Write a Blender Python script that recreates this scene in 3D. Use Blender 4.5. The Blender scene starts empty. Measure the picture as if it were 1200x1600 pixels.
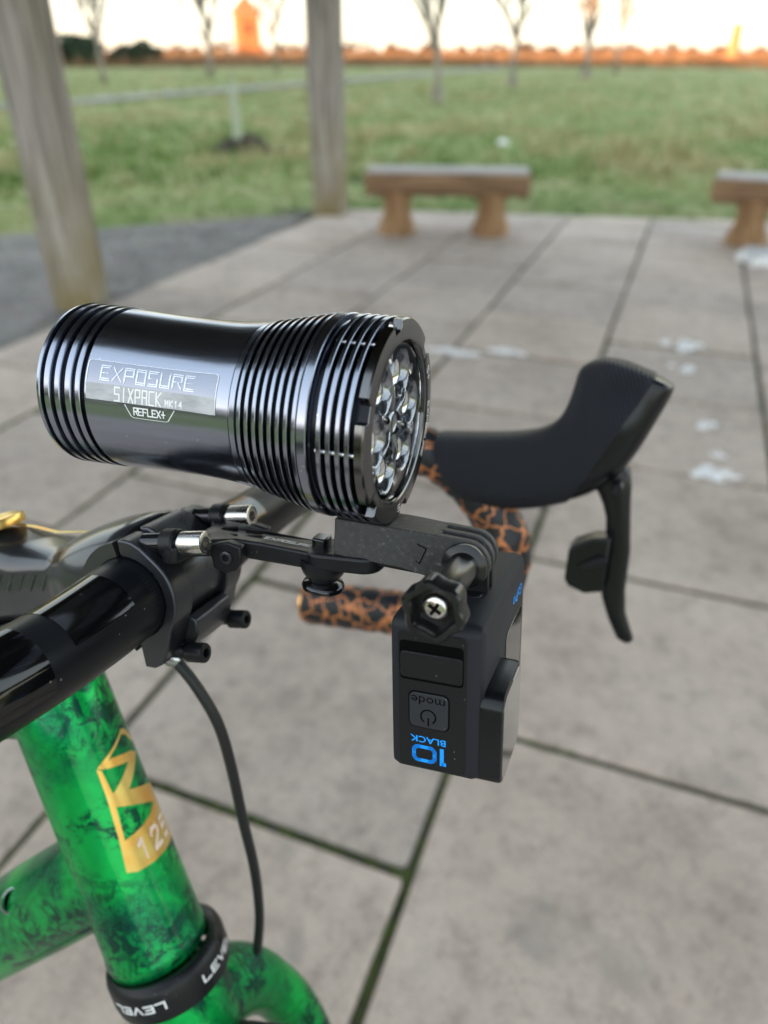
import bpy, bmesh, math, random
from math import sin, cos, pi, radians, atan2, hypot
from mathutils import Vector, Matrix, noise
random.seed(7)
S = bpy.context.scene
COL = S.collection

# ------------------------------------------------------------------ camera, sky, sun, exposure
PITCH = 32.05
cam = bpy.data.cameras.new('camera')
cam.sensor_fit = 'HORIZONTAL'; cam.sensor_width = 36; cam.lens = 36*1150/1200
cam.clip_start = 0.01; cam.clip_end = 3000
cam.dof.use_dof = True; cam.dof.focus_distance = 0.252; cam.dof.aperture_fstop = 34.5/4.0
camo = bpy.data.objects.new('camera', cam); COL.objects.link(camo)
camo.location = (0, 0, 1.08); camo.rotation_euler = (radians(90-PITCH), 0, 0)
S.camera = camo

SUN_AZ = atan2(-0.62, -0.78)            # direction towards the sun: behind and to the left
SUN_EL = radians(4.5)
w = bpy.data.worlds.new('World'); S.world = w; w.use_nodes = True
nt = w.node_tree; bg = nt.nodes['Background']
sky = nt.nodes.new('ShaderNodeTexSky'); sky.sky_type = 'NISHITA'; sky.sun_disc = False
sky.sun_elevation = SUN_EL
sky.sun_rotation = pi/2 - SUN_AZ
sky.air_density = 1.25; sky.dust_density = 0.6; sky.ozone_density = 2.6
gm = nt.nodes.new('ShaderNodeGamma'); gm.inputs[1].default_value = .43
hs = nt.nodes.new('ShaderNodeHueSaturation'); hs.inputs['Saturation'].default_value = .62; hs.inputs['Hue'].default_value = .492
nt.links.new(sky.outputs[0], gm.inputs[0]); nt.links.new(gm.outputs[0], hs.inputs['Color'])
nt.links.new(hs.outputs[0], bg.inputs[0]); bg.inputs[1].default_value = 0.15
sl = bpy.data.lights.new('sun', 'SUN'); sl.energy = 2.0; sl.angle = radians(0.5); sl.color = (1.0, 0.52, 0.25)
so = bpy.data.objects.new('sun', sl); COL.objects.link(so)
sd = Vector((cos(SUN_AZ)*cos(SUN_EL), sin(SUN_AZ)*cos(SUN_EL), sin(SUN_EL)))
so.rotation_euler = sd.to_track_quat('Z', 'Y').to_euler(); so.location = sd*50
S.view_settings.view_transform = 'Standard'; S.view_settings.look = 'None'
S.view_settings.gamma = 1; S.view_settings.use_curve_mapping = False
S.view_settings.exposure = 3.62
S.cycles.use_denoising = True
S.cycles.max_bounces = 8; S.cycles.transparent_max_bounces = 8

# ------------------------------------------------------------------ materials
def mat(name, col=(.5,.5,.5), rough=.5, metal=0., spec=.5, coat=0., coat_r=.05):
    m = bpy.data.materials.new(name); m.use_nodes = True
    b = m.node_tree.nodes['Principled BSDF']
    b.inputs['Base Color'].default_value = (*col, 1); b.inputs['Roughness'].default_value = rough
    b.inputs['Metallic'].default_value = metal; b.inputs['Specular IOR Level'].default_value = spec
    b.inputs['Coat Weight'].default_value = coat; b.inputs['Coat Roughness'].default_value = coat_r
    return m
def N(m, t, **k):
    n = m.node_tree.nodes.new(t)
    for a, v in k.items(): setattr(n, a, v)
    return n
def L(m, a, b): m.node_tree.links.new(a, b)
def bsdf(m): return m.node_tree.nodes['Principled BSDF']
def coords(m, scale=(1,1,1), rot=(0,0,0), kind='Object'):
    tc = N(m, 'ShaderNodeTexCoord'); mp = N(m, 'ShaderNodeMapping')
    mp.inputs['Scale'].default_value = scale; mp.inputs['Rotation'].default_value = rot
    L(m, tc.outputs[kind], mp.inputs[0]); return mp.outputs[0]
def nse(m, vec, scale, detail=4, rough=.55, dist=0.):
    n = N(m, 'ShaderNodeTexNoise'); n.inputs['Scale'].default_value = scale
    n.inputs['Detail'].default_value = detail; n.inputs['Roughness'].default_value = rough
    n.inputs['Distortion'].default_value = dist
    L(m, vec, n.inputs['Vector']); return n.outputs[0]
def ramp(m, fac, stops):
    r = N(m, 'ShaderNodeValToRGB'); e = r.color_ramp.elements
    while len(e) < len(stops): e.new(.5)
    for i, (p, c) in enumerate(stops):
        e[i].position = p; e[i].color = (*c, 1) if len(c) == 3 else c
    L(m, fac, r.inputs[0]); return r.outputs[0]
def mixc(m, fac, a, b, mode='MIX'):
    n = N(m, 'ShaderNodeMix', data_type='RGBA', blend_type=mode)
    for s, v in ((n.inputs[0], fac), (n.inputs[6], a), (n.inputs[7], b)):
        if hasattr(v, 'links'): L(m, v, s)
        elif isinstance(v, tuple): s.default_value = (*v, 1)
        else: s.default_value = v
    return n.outputs[2]
def bump(m, h, strength=.3, dist=.001, prev=None):
    b = N(m, 'ShaderNodeBump'); b.inputs['Strength'].default_value = strength; b.inputs['Distance'].default_value = dist
    L(m, h, b.inputs['Height'])
    if prev is not None: L(m, prev, b.inputs['Normal'])
    L(m, b.outputs[0], bsdf(m).inputs['Normal']); return b.outputs[0]
def mth(m, op, a, b=None):
    n = N(m, 'ShaderNodeMath', operation=op)
    for i, v in enumerate((a, b)):
        if v is None: continue
        if hasattr(v, 'links'): L(m, v, n.inputs[i])
        else: n.inputs[i].default_value = v
    return n.outputs[0]
def wear(m, base, scale=90, amt=.5, rr=(.2,.4)):
    """dust specks and uneven gloss"""
    v = coords(m)
    n1 = nse(m, v, scale, 3); r = N(m, 'ShaderNodeMapRange'); L(m, n1, r.inputs[0])
    r.inputs[1].default_value = .3; r.inputs[2].default_value = .75
    r.inputs[3].default_value = rr[0]; r.inputs[4].default_value = rr[1]
    L(m, r.outputs[0], bsdf(m).inputs['Roughness'])
    sp = N(m, 'ShaderNodeTexVoronoi'); sp.inputs['Scale'].default_value = scale*4.5; L(m, v, sp.inputs['Vector'])
    n2 = nse(m, v, scale*1.3, 2)
    dots = mth(m, 'MULTIPLY', mth(m, 'LESS_THAN', sp.outputs[0], .10), mth(m, 'GREATER_THAN', n2, .60))
    c = mixc(m, mth(m, 'MULTIPLY', dots, amt), base, (.42,.40,.37))
    L(m, c, bsdf(m).inputs['Base Color'])
    return v

M = {}
m = M['anod'] = mat('anodised_gunmetal', (.29,.315,.385), .2, 1.)
v = coords(m, (30, 900, 900)); n_ = nse(m, v, 1.0, 3)
r_ = N(m, 'ShaderNodeMapRange'); L(m, n_, r_.inputs[0]); r_.inputs[3].default_value = .13; r_.inputs[4].default_value = .27
L(m, r_.outputs[0], bsdf(m).inputs['Roughness'])
v2 = coords(m); vo = N(m, 'ShaderNodeTexVoronoi'); vo.inputs['Scale'].default_value = 330; L(m, v2, vo.inputs['Vector'])
scr = nse(m, coords(m, (140, 900, 60), (.3,.5,.9)), 1.0, 2)
dots = mth(m, 'MULTIPLY', mth(m, 'LESS_THAN', vo.outputs[0], .085), mth(m, 'GREATER_THAN', nse(m, v2, 70, 2), .56))
dots = mth(m, 'MAXIMUM', dots, mth(m, 'MULTIPLY', mth(m, 'GREATER_THAN', scr, .76), .35))
L(m, mixc(m, dots, (.29,.315,.385), (.66,.66,.66)), bsdf(m).inputs['Base Color'])
bump(m, n_, .05, .0002)
M['anod_dark'] = mat('anodised_black_groove', (.012,.013,.016), .25, .9)
M['bezel'] = mat('black_bezel', (.14,.14,.145), .18, 1.)
M['chrome'] = mat('chrome_reflector', (.40,.42,.46), .16, 1.)
M['led'] = mat('led_phosphor', (.75,.68,.30), .5)
m = M['glass'] = mat('clear_glass', (1,1,1), .0); bsdf(m).inputs['Transmission Weight'].default_value = 1; bsdf(m).inputs['IOR'].default_value = 1.45
m = M['steel'] = mat('stainless_bolt', (.62,.60,.57), .22, 1.); wear(m, (.62,.60,.57), 160, .4, (.14,.36))
m = M['satin'] = mat('satin_black_alloy', (.065,.068,.077), .3, .85, .5); wear(m, (.065,.068,.077), 120, .6, (.26,.4))
m = M['cleat'] = mat('matte_black_anodised', (.008,.0085,.0105), .36, .2, .32); wear(m, (.008,.0085,.0105), 150, .6, (.3,.46))
m = M['blackchrome'] = mat('black_chrome', (.05,.05,.055), .1, .9)
m = M['carbon'] = mat('matte_black_handlebar', (.005,.006,.008), .36, 0, .22); wear(m, (.005,.006,.008), 60, .35, (.32,.42))
m = M['gloss'] = mat('gloss_black_panel', (.003,.003,.0035), .07, 0, .5); wear(m, (.003,.003,.0035), 70, .5, (.05,.11))
M['stemgrey'] = mat('gloss_black_stem', (.045,.047,.052), .27, .6, .5, .5, .12)
M['tonal'] = mat('tonal_print', (.03,.032,.035), .4)
M['white'] = mat('white_print', (.78,.78,.78), .45)
M['silverprint'] = mat('etched_silver_print', (.72,.74,.78), .42, .6)
m = M['frost'] = mat('worn_frosted_label', (.3,.3,.3), .5, 0, .4)
v = coords(m, (60, 200, 200)); n_ = nse(m, v, 1.4, 5, .7)
L(m, ramp(m, n_, [(.35,(.33,.335,.35)),(.62,(.48,.485,.50))]), bsdf(m).inputs['Base Color'])
m = M['faint'] = mat('faint_label_panel', (.235,.25,.30), .22, 1.)
M['faintprint'] = mat('faint_outlined_print', (.60,.62,.66), .35, .8)
# 3D-printed plastic
m = M['printed'] = mat('printed_black_plastic', (.03,.031,.034), .42, 0, .55)
v = coords(m); wv = N(m, 'ShaderNodeTexWave'); wv.inputs['Scale'].default_value = 520; wv.bands_direction = 'DIAGONAL'
wv.inputs['Distortion'].default_value = .3; L(m, v, wv.inputs['Vector'])
n_ = nse(m, v, 500, 3)
L(m, ramp(m, n_, [(.3,(.014,.0142,.015)),(.60,(.030,.030,.031)),(.72,(.10,.098,.095))]), bsdf(m).inputs['Base Color'])
b1 = bump(m, wv.outputs[0], .35, .0004); bump(m, n_, .3, .0003, b1)
m = M['plastic'] = mat('black_camera_plastic', (.0105,.0107,.0115), .42, 0, .22)
v = wear(m, (.0105,.0107,.0115), 130, .6, (.34,.48)); bump(m, nse(m, v, 1500, 2), .18, .00015)
m = M['rubber'] = mat('slate_rubber', (.015,.0165,.021), .5, 0, .22); v = coords(m); bump(m, nse(m, v, 900, 2), .1, .0002)
m = M['button'] = mat('grey_rubber_button', (.024,.0255,.031), .48, 0, .3); wear(m, (.024,.0255,.031), 150, .5, (.4,.5))
M['gap'] = mat('dark_gap', (.002,.002,.002), .8, 0, .05)
M['knob'] = mat('gloss_black_moulding', (.008,.008,.0085), .24, 0, .45)
M['blue'] = mat('blue_print', (.0,.33,1.0), .45)
M['lensglass'] = mat('dark_lens_glass', (.012,.012,.014), .03, 0, 1.0, 1., .02)
M['screen'] = mat('dark_screen_glass', (.006,.006,.007), .05, 0, .8)
# green paint
m = M['green'] = mat('candy_green_paint', (0,.25,.06), .36, .8, .4, .22, .06)
v = coords(m); n0 = nse(m, v, 22, 4, .6, .6); n1 = nse(m, v, 105, 8, .72, 1.1); n2 = nse(m, v, 260, 4, .7, 2.5)
vor = N(m, 'ShaderNodeTexVoronoi', feature='DISTANCE_TO_EDGE'); vor.inputs['Scale'].default_value = 150
vd = N(m, 'ShaderNodeVectorMath', operation='ADD'); sc_ = N(m, 'ShaderNodeVectorMath', operation='SCALE')
nc = N(m, 'ShaderNodeTexNoise'); nc.inputs['Scale'].default_value = 60; nc.inputs['Detail'].default_value = 3; L(m, v, nc.inputs['Vector'])
L(m, nc.outputs['Color'], sc_.inputs[0]); sc_.inputs['Scale'].default_value = .035; L(m, v, vd.inputs[0]); L(m, sc_.outputs[0], vd.inputs[1])
L(m, vd.outputs[0], vor.inputs['Vector'])
base = ramp(m, n0, [(.32,(.0,.15,.065)),(.5,(.0,.32,.07)),(.68,(.003,.50,.085))])
nb = nse(m, v, 24, 4, .6, .5)
blot = mth(m, 'MULTIPLY', ramp(m, n1, [(.46,(0,0,0)),(.54,(1,1,1))]), ramp(m, nb, [(.43,(.08,.08,.08)),(.56,(1,1,1))]))
veins = mth(m, 'MULTIPLY', mth(m, 'LESS_THAN', vor.outputs[0], .10), mth(m, 'MULTIPLY', ramp(m, n2, [(.45,(0,0,0)),(.58,(1,1,1))]), ramp(m, n0, [(.40,(1,1,1)),(.52,(.05,.05,.05))])))
f1 = mth(m, 'MULTIPLY', mth(m, 'MAXIMUM', blot, mth(m, 'MULTIPLY', veins, .9)), .93)
L(m, mixc(m, f1, base, (.0,.035,.03)), bsdf(m).inputs['Base Color'])
m = M['gold'] = mat('gold_foil', (.80,.50,.12), .28, .85)
v = coords(m); L(m, ramp(m, nse(m, v, 60, 2), [(.35,(.86,.46,.10)),(.6,(.80,.62,.20))]), bsdf(m).inputs['Base Color'])
M['pinkwhite'] = mat('pale_print', (.80,.62,.50), .5)
# bar tape
m = M['tape'] = mat('copper_crackle_tape', (.02,.02,.02), .5)
v = coords(m, (1,1,1)); vor = N(m, 'ShaderNodeTexVoronoi', feature='DISTANCE_TO_EDGE'); vor.inputs['Scale'].default_value = 85
nc = N(m, 'ShaderNodeTexNoise'); nc.inputs['Scale'].default_value = 120; L(m, v, nc.inputs['Vector'])
sc_ = N(m, 'ShaderNodeVectorMath', operation='SCALE'); sc_.inputs['Scale'].default_value = .01; L(m, nc.outputs['Color'], sc_.inputs[0])
vd = N(m, 'ShaderNodeVectorMath', operation='ADD'); L(m, v, vd.inputs[0]); L(m, sc_.outputs[0], vd.inputs[1]); L(m, vd.outputs[0], vor.inputs['Vector'])
cr = ramp(m, vor.outputs[0], [(.036,(1,1,1)),(.068,(0,0,0))])
L(m, mixc(m, cr, (.010,.011,.014), (.58,.22,.09)), bsdf(m).inputs['Base Color'])
L(m, mth(m, 'MULTIPLY', cr, .55), bsdf(m).inputs['Metallic'])
M['copper'] = mat('copper_plug', (.85,.42,.16), .3, .9)
# hood rubber with fine ribs
m = M['hood'] = mat('ribbed_hood_rubber', (.018,.020,.027), .5, 0, .22)
v = coords(m, (1,1,1), (0, radians(22), 0)); wv = N(m, 'ShaderNodeTexWave'); wv.inputs['Scale'].default_value = 150; wv.bands_direction = 'X'
L(m, v, wv.inputs['Vector']); bump(m, wv.outputs[0], .8, .002)
M['lever'] = mat('black_lever_alloy', (.005,.0055,.007), .26, .05, .35)
M['hose'] = mat('black_hose_rubber', (.010,.0105,.011), .42, 0, .4)
M['tyre'] = mat('black_tyre_rubber', (.02,.02,.02), .7)
# setting
def rgbnode(m, c): return c
m = M['slab'] = mat('concrete_paving', (.3,.28,.26), .78)
v = coords(m, kind='Object'); oi = N(m, 'ShaderNodeObjectInfo')
geo = N(m, 'ShaderNodeNewGeometry'); wp = geo.outputs['Position']
n0 = nse(m, wp, 2.3, 5, .6, .3); n1 = nse(m, wp, 14, 6, .65); n2 = nse(m, wp, 160, 3, .7)
c0 = ramp(m, n0, [(.28,(.355,.296,.252)),(.5,(.455,.384,.334)),(.72,(.525,.452,.398))])
c1 = ramp(m, n1, [(.30,(.62,.60,.585)),(.47,(.96,.96,.96)),(.68,(1.12,1.10,1.09))])
c = mixc(m, .75, c0, c1, 'MULTIPLY')
c = mixc(m, .6, c, ramp(m, n2, [(.3,(.70,.69,.68)),(.7,(1.2,1.2,1.2))]), 'MULTIPLY')
c = mixc(m, .8, c, ramp(m, nse(m, wp, 34, 4, .7, .6), [(.30,(.70,.67,.65)),(.46,(1,1,1)),(.72,(1.10,1.09,1.08))]), 'MULTIPLY')
tone = ramp(m, oi.outputs['Random'], [(0,(.84,.83,.83)),(.5,(1,.98,.965)),(1,(1.10,1.06,1.02))])
c = mixc(m, 1., c, tone, 'MULTIPLY')
st = ramp(m, nse(m, wp, 5.5, 3, .5, .8), [(.60,(0,0,0)),(.72,(1,1,1))])
c = mixc(m, mth(m, 'MULTIPLY', st, .5), c, (.25,.225,.20))
vo = N(m, 'ShaderNodeTexVoronoi'); vo.inputs['Scale'].default_value = 9; vo.inputs['Randomness'].default_value = 1; L(m, wp, vo.inputs['Vector'])
spot = ramp(m, vo.outputs[0], [(.05,(1,1,1)),(.11,(0,0,0))])
c = mixc(m, mth(m, 'MULTIPLY', mth(m, 'MULTIPLY', spot, ramp(m, nse(m, wp, 1.9, 2), [(.50,(0,0,0)),(.62,(1,1,1))])), .45), c, (.22,.18,.165))
# darker, slightly mossy edge of every slab
L(m, c, bsdf(m).inputs['Base Color'])
b1 = bump(m, n2, .35, .002); bump(m, n1, .25, .006, b1)
m = M['joint'] = mat('earth_and_moss_joint', (.07,.07,.05), .95)
wp = N(m, 'ShaderNodeNewGeometry').outputs['Position']
L(m, ramp(m, nse(m, wp, 6, 5, .6), [(.35,(.075,.07,.052)),(.55,(.045,.05,.028)),(.7,(.035,.055,.016))]), bsdf(m).inputs['Base Color'])
m = M['moss'] = mat('moss', (.05,.075,.015), .95)
wp = N(m, 'ShaderNodeNewGeometry').outputs['Position']
L(m, ramp(m, nse(m, wp, 30, 3), [(.3,(.030,.046,.012)),(.7,(.085,.11,.025))]), bsdf(m).inputs['Base Color'])
m = M['gravel'] = mat('grey_gravel', (.15,.145,.14), .9)
wp = N(m, 'ShaderNodeNewGeometry').outputs['Position']
vo = N(m, 'ShaderNodeTexVoronoi'); vo.inputs['Scale'].default_value = 75; L(m, wp, vo.inputs['Vector'])
n1 = nse(m, wp, 3, 5)
c = mixc(m, .7, ramp(m, n1, [(.3,(.155,.143,.13)),(.7,(.275,.253,.23))]), vo.outputs['Color'], 'MULTIPLY')
L(m, mixc(m, .55, ramp(m, n1, [(.3,(.155,.143,.13)),(.7,(.275,.253,.23))]), c), bsdf(m).inputs['Base Color'])
bump(m, vo.outputs[0], .8, .01)
m = M['ground'] = mat('rough_grass_field', (.06,.09,.03), .95, 0, .2)
wp = N(m, 'ShaderNodeNewGeometry').outputs['Position']
n0 = nse(m, wp, .35, 5, .6, .5); n1 = nse(m, wp, 2.2, 5, .65, .4)
c = ramp(m, n1, [(.28,(.085,.14,.03)),(.44,(.135,.19,.05)),(.55,(.22,.225,.10)),(.70,(.38,.32,.19))])
c2 = ramp(m, n0, [(.3,(.10,.175,.036)),(.50,(.19,.22,.085)),(.68,(.36,.31,.175))])
L(m, mixc(m, .5, c, c2), bsdf(m).inputs['Base Color']); bump(m, n1, .6, .05)
m = M['reed'] = mat('dry_reeds', (.36,.25,.13), .9, 0, .2)
wp = N(m, 'ShaderNodeNewGeometry').outputs['Position']
L(m, ramp(m, nse(m, wp, .25, 5, .65), [(.3,(.11,.065,.035)),(.5,(.20,.115,.06)),(.7,(.29,.19,.12))]), bsdf(m).inputs['Base Color'])
def leafmat(name, a, b, sc=1.5):
    m = mat(name, a, .85, 0, .25); wp = N(m, 'ShaderNodeNewGeometry').outputs['Position']
    L(m, ramp(m, nse(m, wp, sc, 4), [(.35, a), (.65, b)]), bsdf(m).inputs['Base Color']); return m
M['blade_g'] = leafmat('grass_blade_green', (.055,.115,.016), (.14,.21,.045), 1.2)
M['blade_d'] = leafmat('grass_blade_straw', (.21,.20,.075), (.45,.39,.22), 1.2)
M['evergreen'] = leafmat('evergreen_leaf', (.018,.030,.016), (.04,.06,.03))
M['wood_far'] = leafmat('far_wood_leaf', (.06,.04,.025), (.13,.08,.045), .3)
m = M['bark'] = mat('pale_bark', (.26,.23,.19), .9); wp = N(m, 'ShaderNodeNewGeometry').outputs['Position']
L(m, ramp(m, nse(m, wp, 9, 4), [(.35,(.16,.14,.115)),(.65,(.31,.28,.235))]), bsdf(m).inputs['Base Color'])
def woodmat(name, cols, along, sc=(1,1,.06), k=26):
    m = mat(name, cols[1], .8, 0, .3); v = coords(m, sc)
    n1 = nse(m, v, k, 6, .65, .4); n2 = nse(m, coords(m), 3.5, 4)
    c = ramp(m, n1, [(.32, cols[0]), (.5, cols[1]), (.68, cols[2])])
    L(m, c, bsdf(m).inputs['Base Color']); bump(m, n1, .8, .006); return m, n2, c
m, n2, c = woodmat('weathered_post_timber', [(.11,.098,.086),(.34,.305,.27),(.50,.46,.42)], 'z'); M['post'] = m
tc = N(m, 'ShaderNodeNewGeometry'); sx = N(m, 'ShaderNodeSeparateXYZ'); L(m, tc.outputs['Position'], sx.inputs[0])
foot = mth(m, 'MULTIPLY', ramp(m, sx.outputs[2], [(.12,(1,1,1)),(.75,(0,0,0))]), ramp(m, n2, [(.3,(.25,.25,.25)),(.6,(1,1,1))]))
L(m, mixc(m, mth(m, 'MULTIPLY', foot, .75), c, (.20,.15,.03)), bsdf(m).inputs['Base Color'])
m, n2, c = woodmat('bench_timber', [(.12,.07,.042),(.31,.195,.115),(.45,.30,.19)], 'x', (.08,1,1), 30); M['bench'] = m
m, n2, c = woodmat('bench_top_sheen_frost', [(.30,.27,.25),(.42,.39,.37),(.52,.49,.47)], 'x', (.08,1,1), 30); M['benchtop'] = m  # pale tone: sky reflection and frost put into the seat top's colour
m, n2, c = woodmat('bench_leg_timber', [(.17,.10,.05),(.31,.18,.09),(.42,.27,.15)], 'z', (1,1,.1), 24); M['benchleg'] = m
m, n2, c = woodmat('dark_roof_boards', [(.035,.03,.025),(.055,.047,.04),(.075,.065,.055)], 'x', (.06,1,1), 22); M['roof'] = m
m = M['snow'] = mat('old_snow', (.90,.90,.91), .6, 0, .4); bsdf(m).inputs['Subsurface Weight'].default_value = .2
bsdf(m).inputs['Subsurface Radius'].default_value = (.01,.01,.012)
M['tube'] = mat('pale_tree_guard', (.34,.37,.29), .6)
M['soil'] = leafmat('dark_soil', (.022,.017,.013), (.055,.044,.036), 8)
M['pathm'] = mat('pale_path', (.21,.205,.19), .9)
m = M['brick'] = mat('orange_brick', (.52,.20,.07), .85)
v = coords(m); br = N(m, 'ShaderNodeTexBrick'); br.inputs['Scale'].default_value = 2.2
br.inputs['Color1'].default_value = (.46,.165,.05,1); br.inputs['Color2'].default_value = (.38,.12,.04,1); br.inputs['Mortar'].default_value = (.4,.3,.2,1)
L(m, v, br.inputs['Vector']); L(m, br.outputs[0], bsdf(m).inputs['Base Color'])
M['tile'] = mat('roof_tile', (.42,.14,.05), .8)
M['darkwin'] = mat('dark_opening', (.02,.018,.015), .6)

# ------------------------------------------------------------------ mesh builder
class B:
    def __init__(s): s.v = []; s.f = []
    def add(s, vs, fs):
        o = len(s.v); s.v += [tuple(x) for x in vs]; s.f += [tuple(i+o for i in f) for f in fs]; return s
    def loft(s, rings, cap=(True, True), closed=False):
        n = len(rings[0]); vs = [p for r in rings for p in r]; fs = []; k = len(rings)
        for i in range(k if closed else k-1):
            for j in range(n):
                a, b = i*n+j, i*n+(j+1) % n; c, d = ((i+1) % k)*n+(j+1) % n, ((i+1) % k)*n+j
                fs.append((a, b, c, d))
        if not closed:
            if cap[0]: fs.append(tuple(range(n-1, -1, -1)))
            if cap[1]: fs.append(tuple(range((k-1)*n, k*n)))
        return s.add(vs, fs)
    def tube(s, pts, r, seg=16, cap=(True, True), squash=None):
        pts = [Vector(p) for p in pts]; n = len(pts)
        rr = r if hasattr(r, '__len__') else [r]*n; rings = []; up = None
        for i, p in enumerate(pts):
            t = (pts[min(i+1, n-1)]-pts[max(i-1, 0)]).normalized()
            if up is None:
                up = Vector((0,0,1)) if abs(t.z) < .9 else Vector((0,1,0))
            a = t.cross(up).normalized(); b = a.cross(t).normalized(); up = b
            rings.append([p + (a*cos(2*pi*k/seg)+b*sin(2*pi*k/seg))*rr[i] for k in range(seg)])
        return s.loft(rings, cap)
    def lathe(s, prof, org=(0,0,0), axis=(1,0,0), seg=96, closed=False, cap=(False, False)):
        """prof = [(along, radius)]"""
        a = Vector(axis).normalized(); u = a.orthogonal().normalized(); w_ = a.cross(u); o = Vector(org)
        rings = [[o + a*x + (u*cos(2*pi*k/seg)+w_*sin(2*pi*k/seg))*max(r, 1e-4) for k in range(seg)] for x, r in prof]
        return s.loft(rings, cap, closed)
    def prism(s, poly, fn, h0, h1):
        """poly 2D, fn(x, y, h) -> 3D"""
        n = len(poly); vs = [fn(x, y, h0) for x, y in poly]+[fn(x, y, h1) for x, y in poly]
        fs = [tuple(range(n-1, -1, -1)), tuple(range(n, 2*n))]+[(i, (i+1) % n, n+(i+1) % n, n+i) for i in range(n)]
        return s.add(vs, fs)
    def box(s, c, d, rot=None):
        vs = []
        for k in range(8):
            p = Vector(((k & 1)-.5, ((k >> 1) & 1)-.5, (k >> 2)-.5)); p = Vector((p.x*d[0], p.y*d[1], p.z*d[2]))
            if rot: p = rot @ p
            vs.append(p+Vector(c))
        return s.add(vs, [(0,2,3,1),(4,5,7,6),(0,1,5,4),(2,6,7,3),(0,4,6,2),(1,3,7,5)])
def mesh(name, b, m, scale=1., off=(0,0,0), smooth=35, fix=True):
    me = bpy.data.meshes.new(name)
    o = Vector(off)
    me.from_pydata([((Vector(p)-o)*scale) for p in b.v], [], b.f)
    if fix:
        bm = bmesh.new(); bm.from_mesh(me); bmesh.ops.recalc_face_normals(bm, faces=bm.faces); bm.to_mesh(me); bm.free()
    if m: me.materials.append(m)
    if smooth:
        me.shade_smooth()
        if smooth < 180: me.set_sharp_from_angle(angle=radians(smooth))
    me.update(); return me
def tag(o, label=None, cat=None, group=None, kind=None):
    for k, v in (('label', label), ('category', cat), ('group', group), ('kind', kind)):
        if v: o[k] = v
    return o

# bike frame of reference: x forward, y left, z up (mm); turned, and leaning away from the camera
def frame(yaw, pit, rol):
    a, b, c = map(radians, (yaw, pit, rol))
    h = Vector((cos(a)*cos(b), sin(a)*cos(b), sin(b))); l0 = Vector((-sin(a), cos(a), 0)); u0 = h.cross(l0)
    l = l0*cos(c)+u0*sin(c); u = h.cross(l)
    return Matrix((h, l, u)).transposed()
BR = frame(-20.2, 1.5, -13.3); BO = Vector((.00577, .22404, .97462))
def bike(p): return BO + BR @ (Vector(p)/1000)
class Thing:
    def __init__(s, name, base, label, cat, group=None, R=None, org=None, scale=.001):
        s.base = Vector(base); s.scale = scale
        o = bpy.data.objects.new(name, None); COL.objects.link(o); o.empty_display_size = .02
        R = BR if R is None else R
        loc = bike(base) if org is None else Vector(org)
        o.matrix_world = Matrix.Translation(loc) @ R.to_4x4(); s.root = o
        tag(o, label, cat, group)
    def part(s, name, b, m, parent=None, bevel=0, smooth=35, label=None, seg=2, sub=0, fix=True):
        me = b if isinstance(b, bpy.types.Mesh) else mesh(name, b, m, s.scale, s.base, smooth, fix)
        o = bpy.data.objects.new(name, me); COL.objects.link(o); o.parent = parent or s.root
        if bevel:
            bv = o.modifiers.new('bevel', 'BEVEL'); bv.width = bevel*s.scale; bv.segments = seg; bv.limit_method = 'ANGLE'; bv.angle_limit = radians(38)
        if sub:
            sb = o.modifiers.new('sub', 'SUBSURF'); sb.levels = sub; sb.render_levels = sub
        if label: o['label'] = label
        return o

# lettering: flat outlines from the built-in font
_txt = {}
def glyphs(text, size=1., sx=1., outline=False, bold=0.):
    cu = bpy.data.curves.new('t', 'FONT'); cu.body = text; cu.size = size; cu.align_x = 'CENTER'; cu.align_y = 'CENTER'
    cu.resolution_u = 3; cu.offset = bold
    if outline: cu.fill_mode = 'NONE'; cu.bevel_depth = size*.022; cu.bevel_resolution = 0
    o = bpy.data.objects.new('t', cu); COL.objects.link(o)
    dg = bpy.context.evaluated_depsgraph_get(); me = bpy.data.meshes.new_from_object(o.evaluated_get(dg))
    vs = [(v.co.x*sx, v.co.y, v.co.z) for v in me.vertices]; fs = [tuple(p.vertices) for p in me.polygons]
    bpy.data.objects.remove(o); bpy.data.curves.remove(cu); bpy.data.meshes.remove(me)
    return vs, fs
def lettering(text, size, fn, sx=1., outline=False, bold=0.):
    vs, fs = glyphs(text, size, sx, outline, bold)
    return B().add([fn(x, y, z) for x, y, z in vs], fs)
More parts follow.
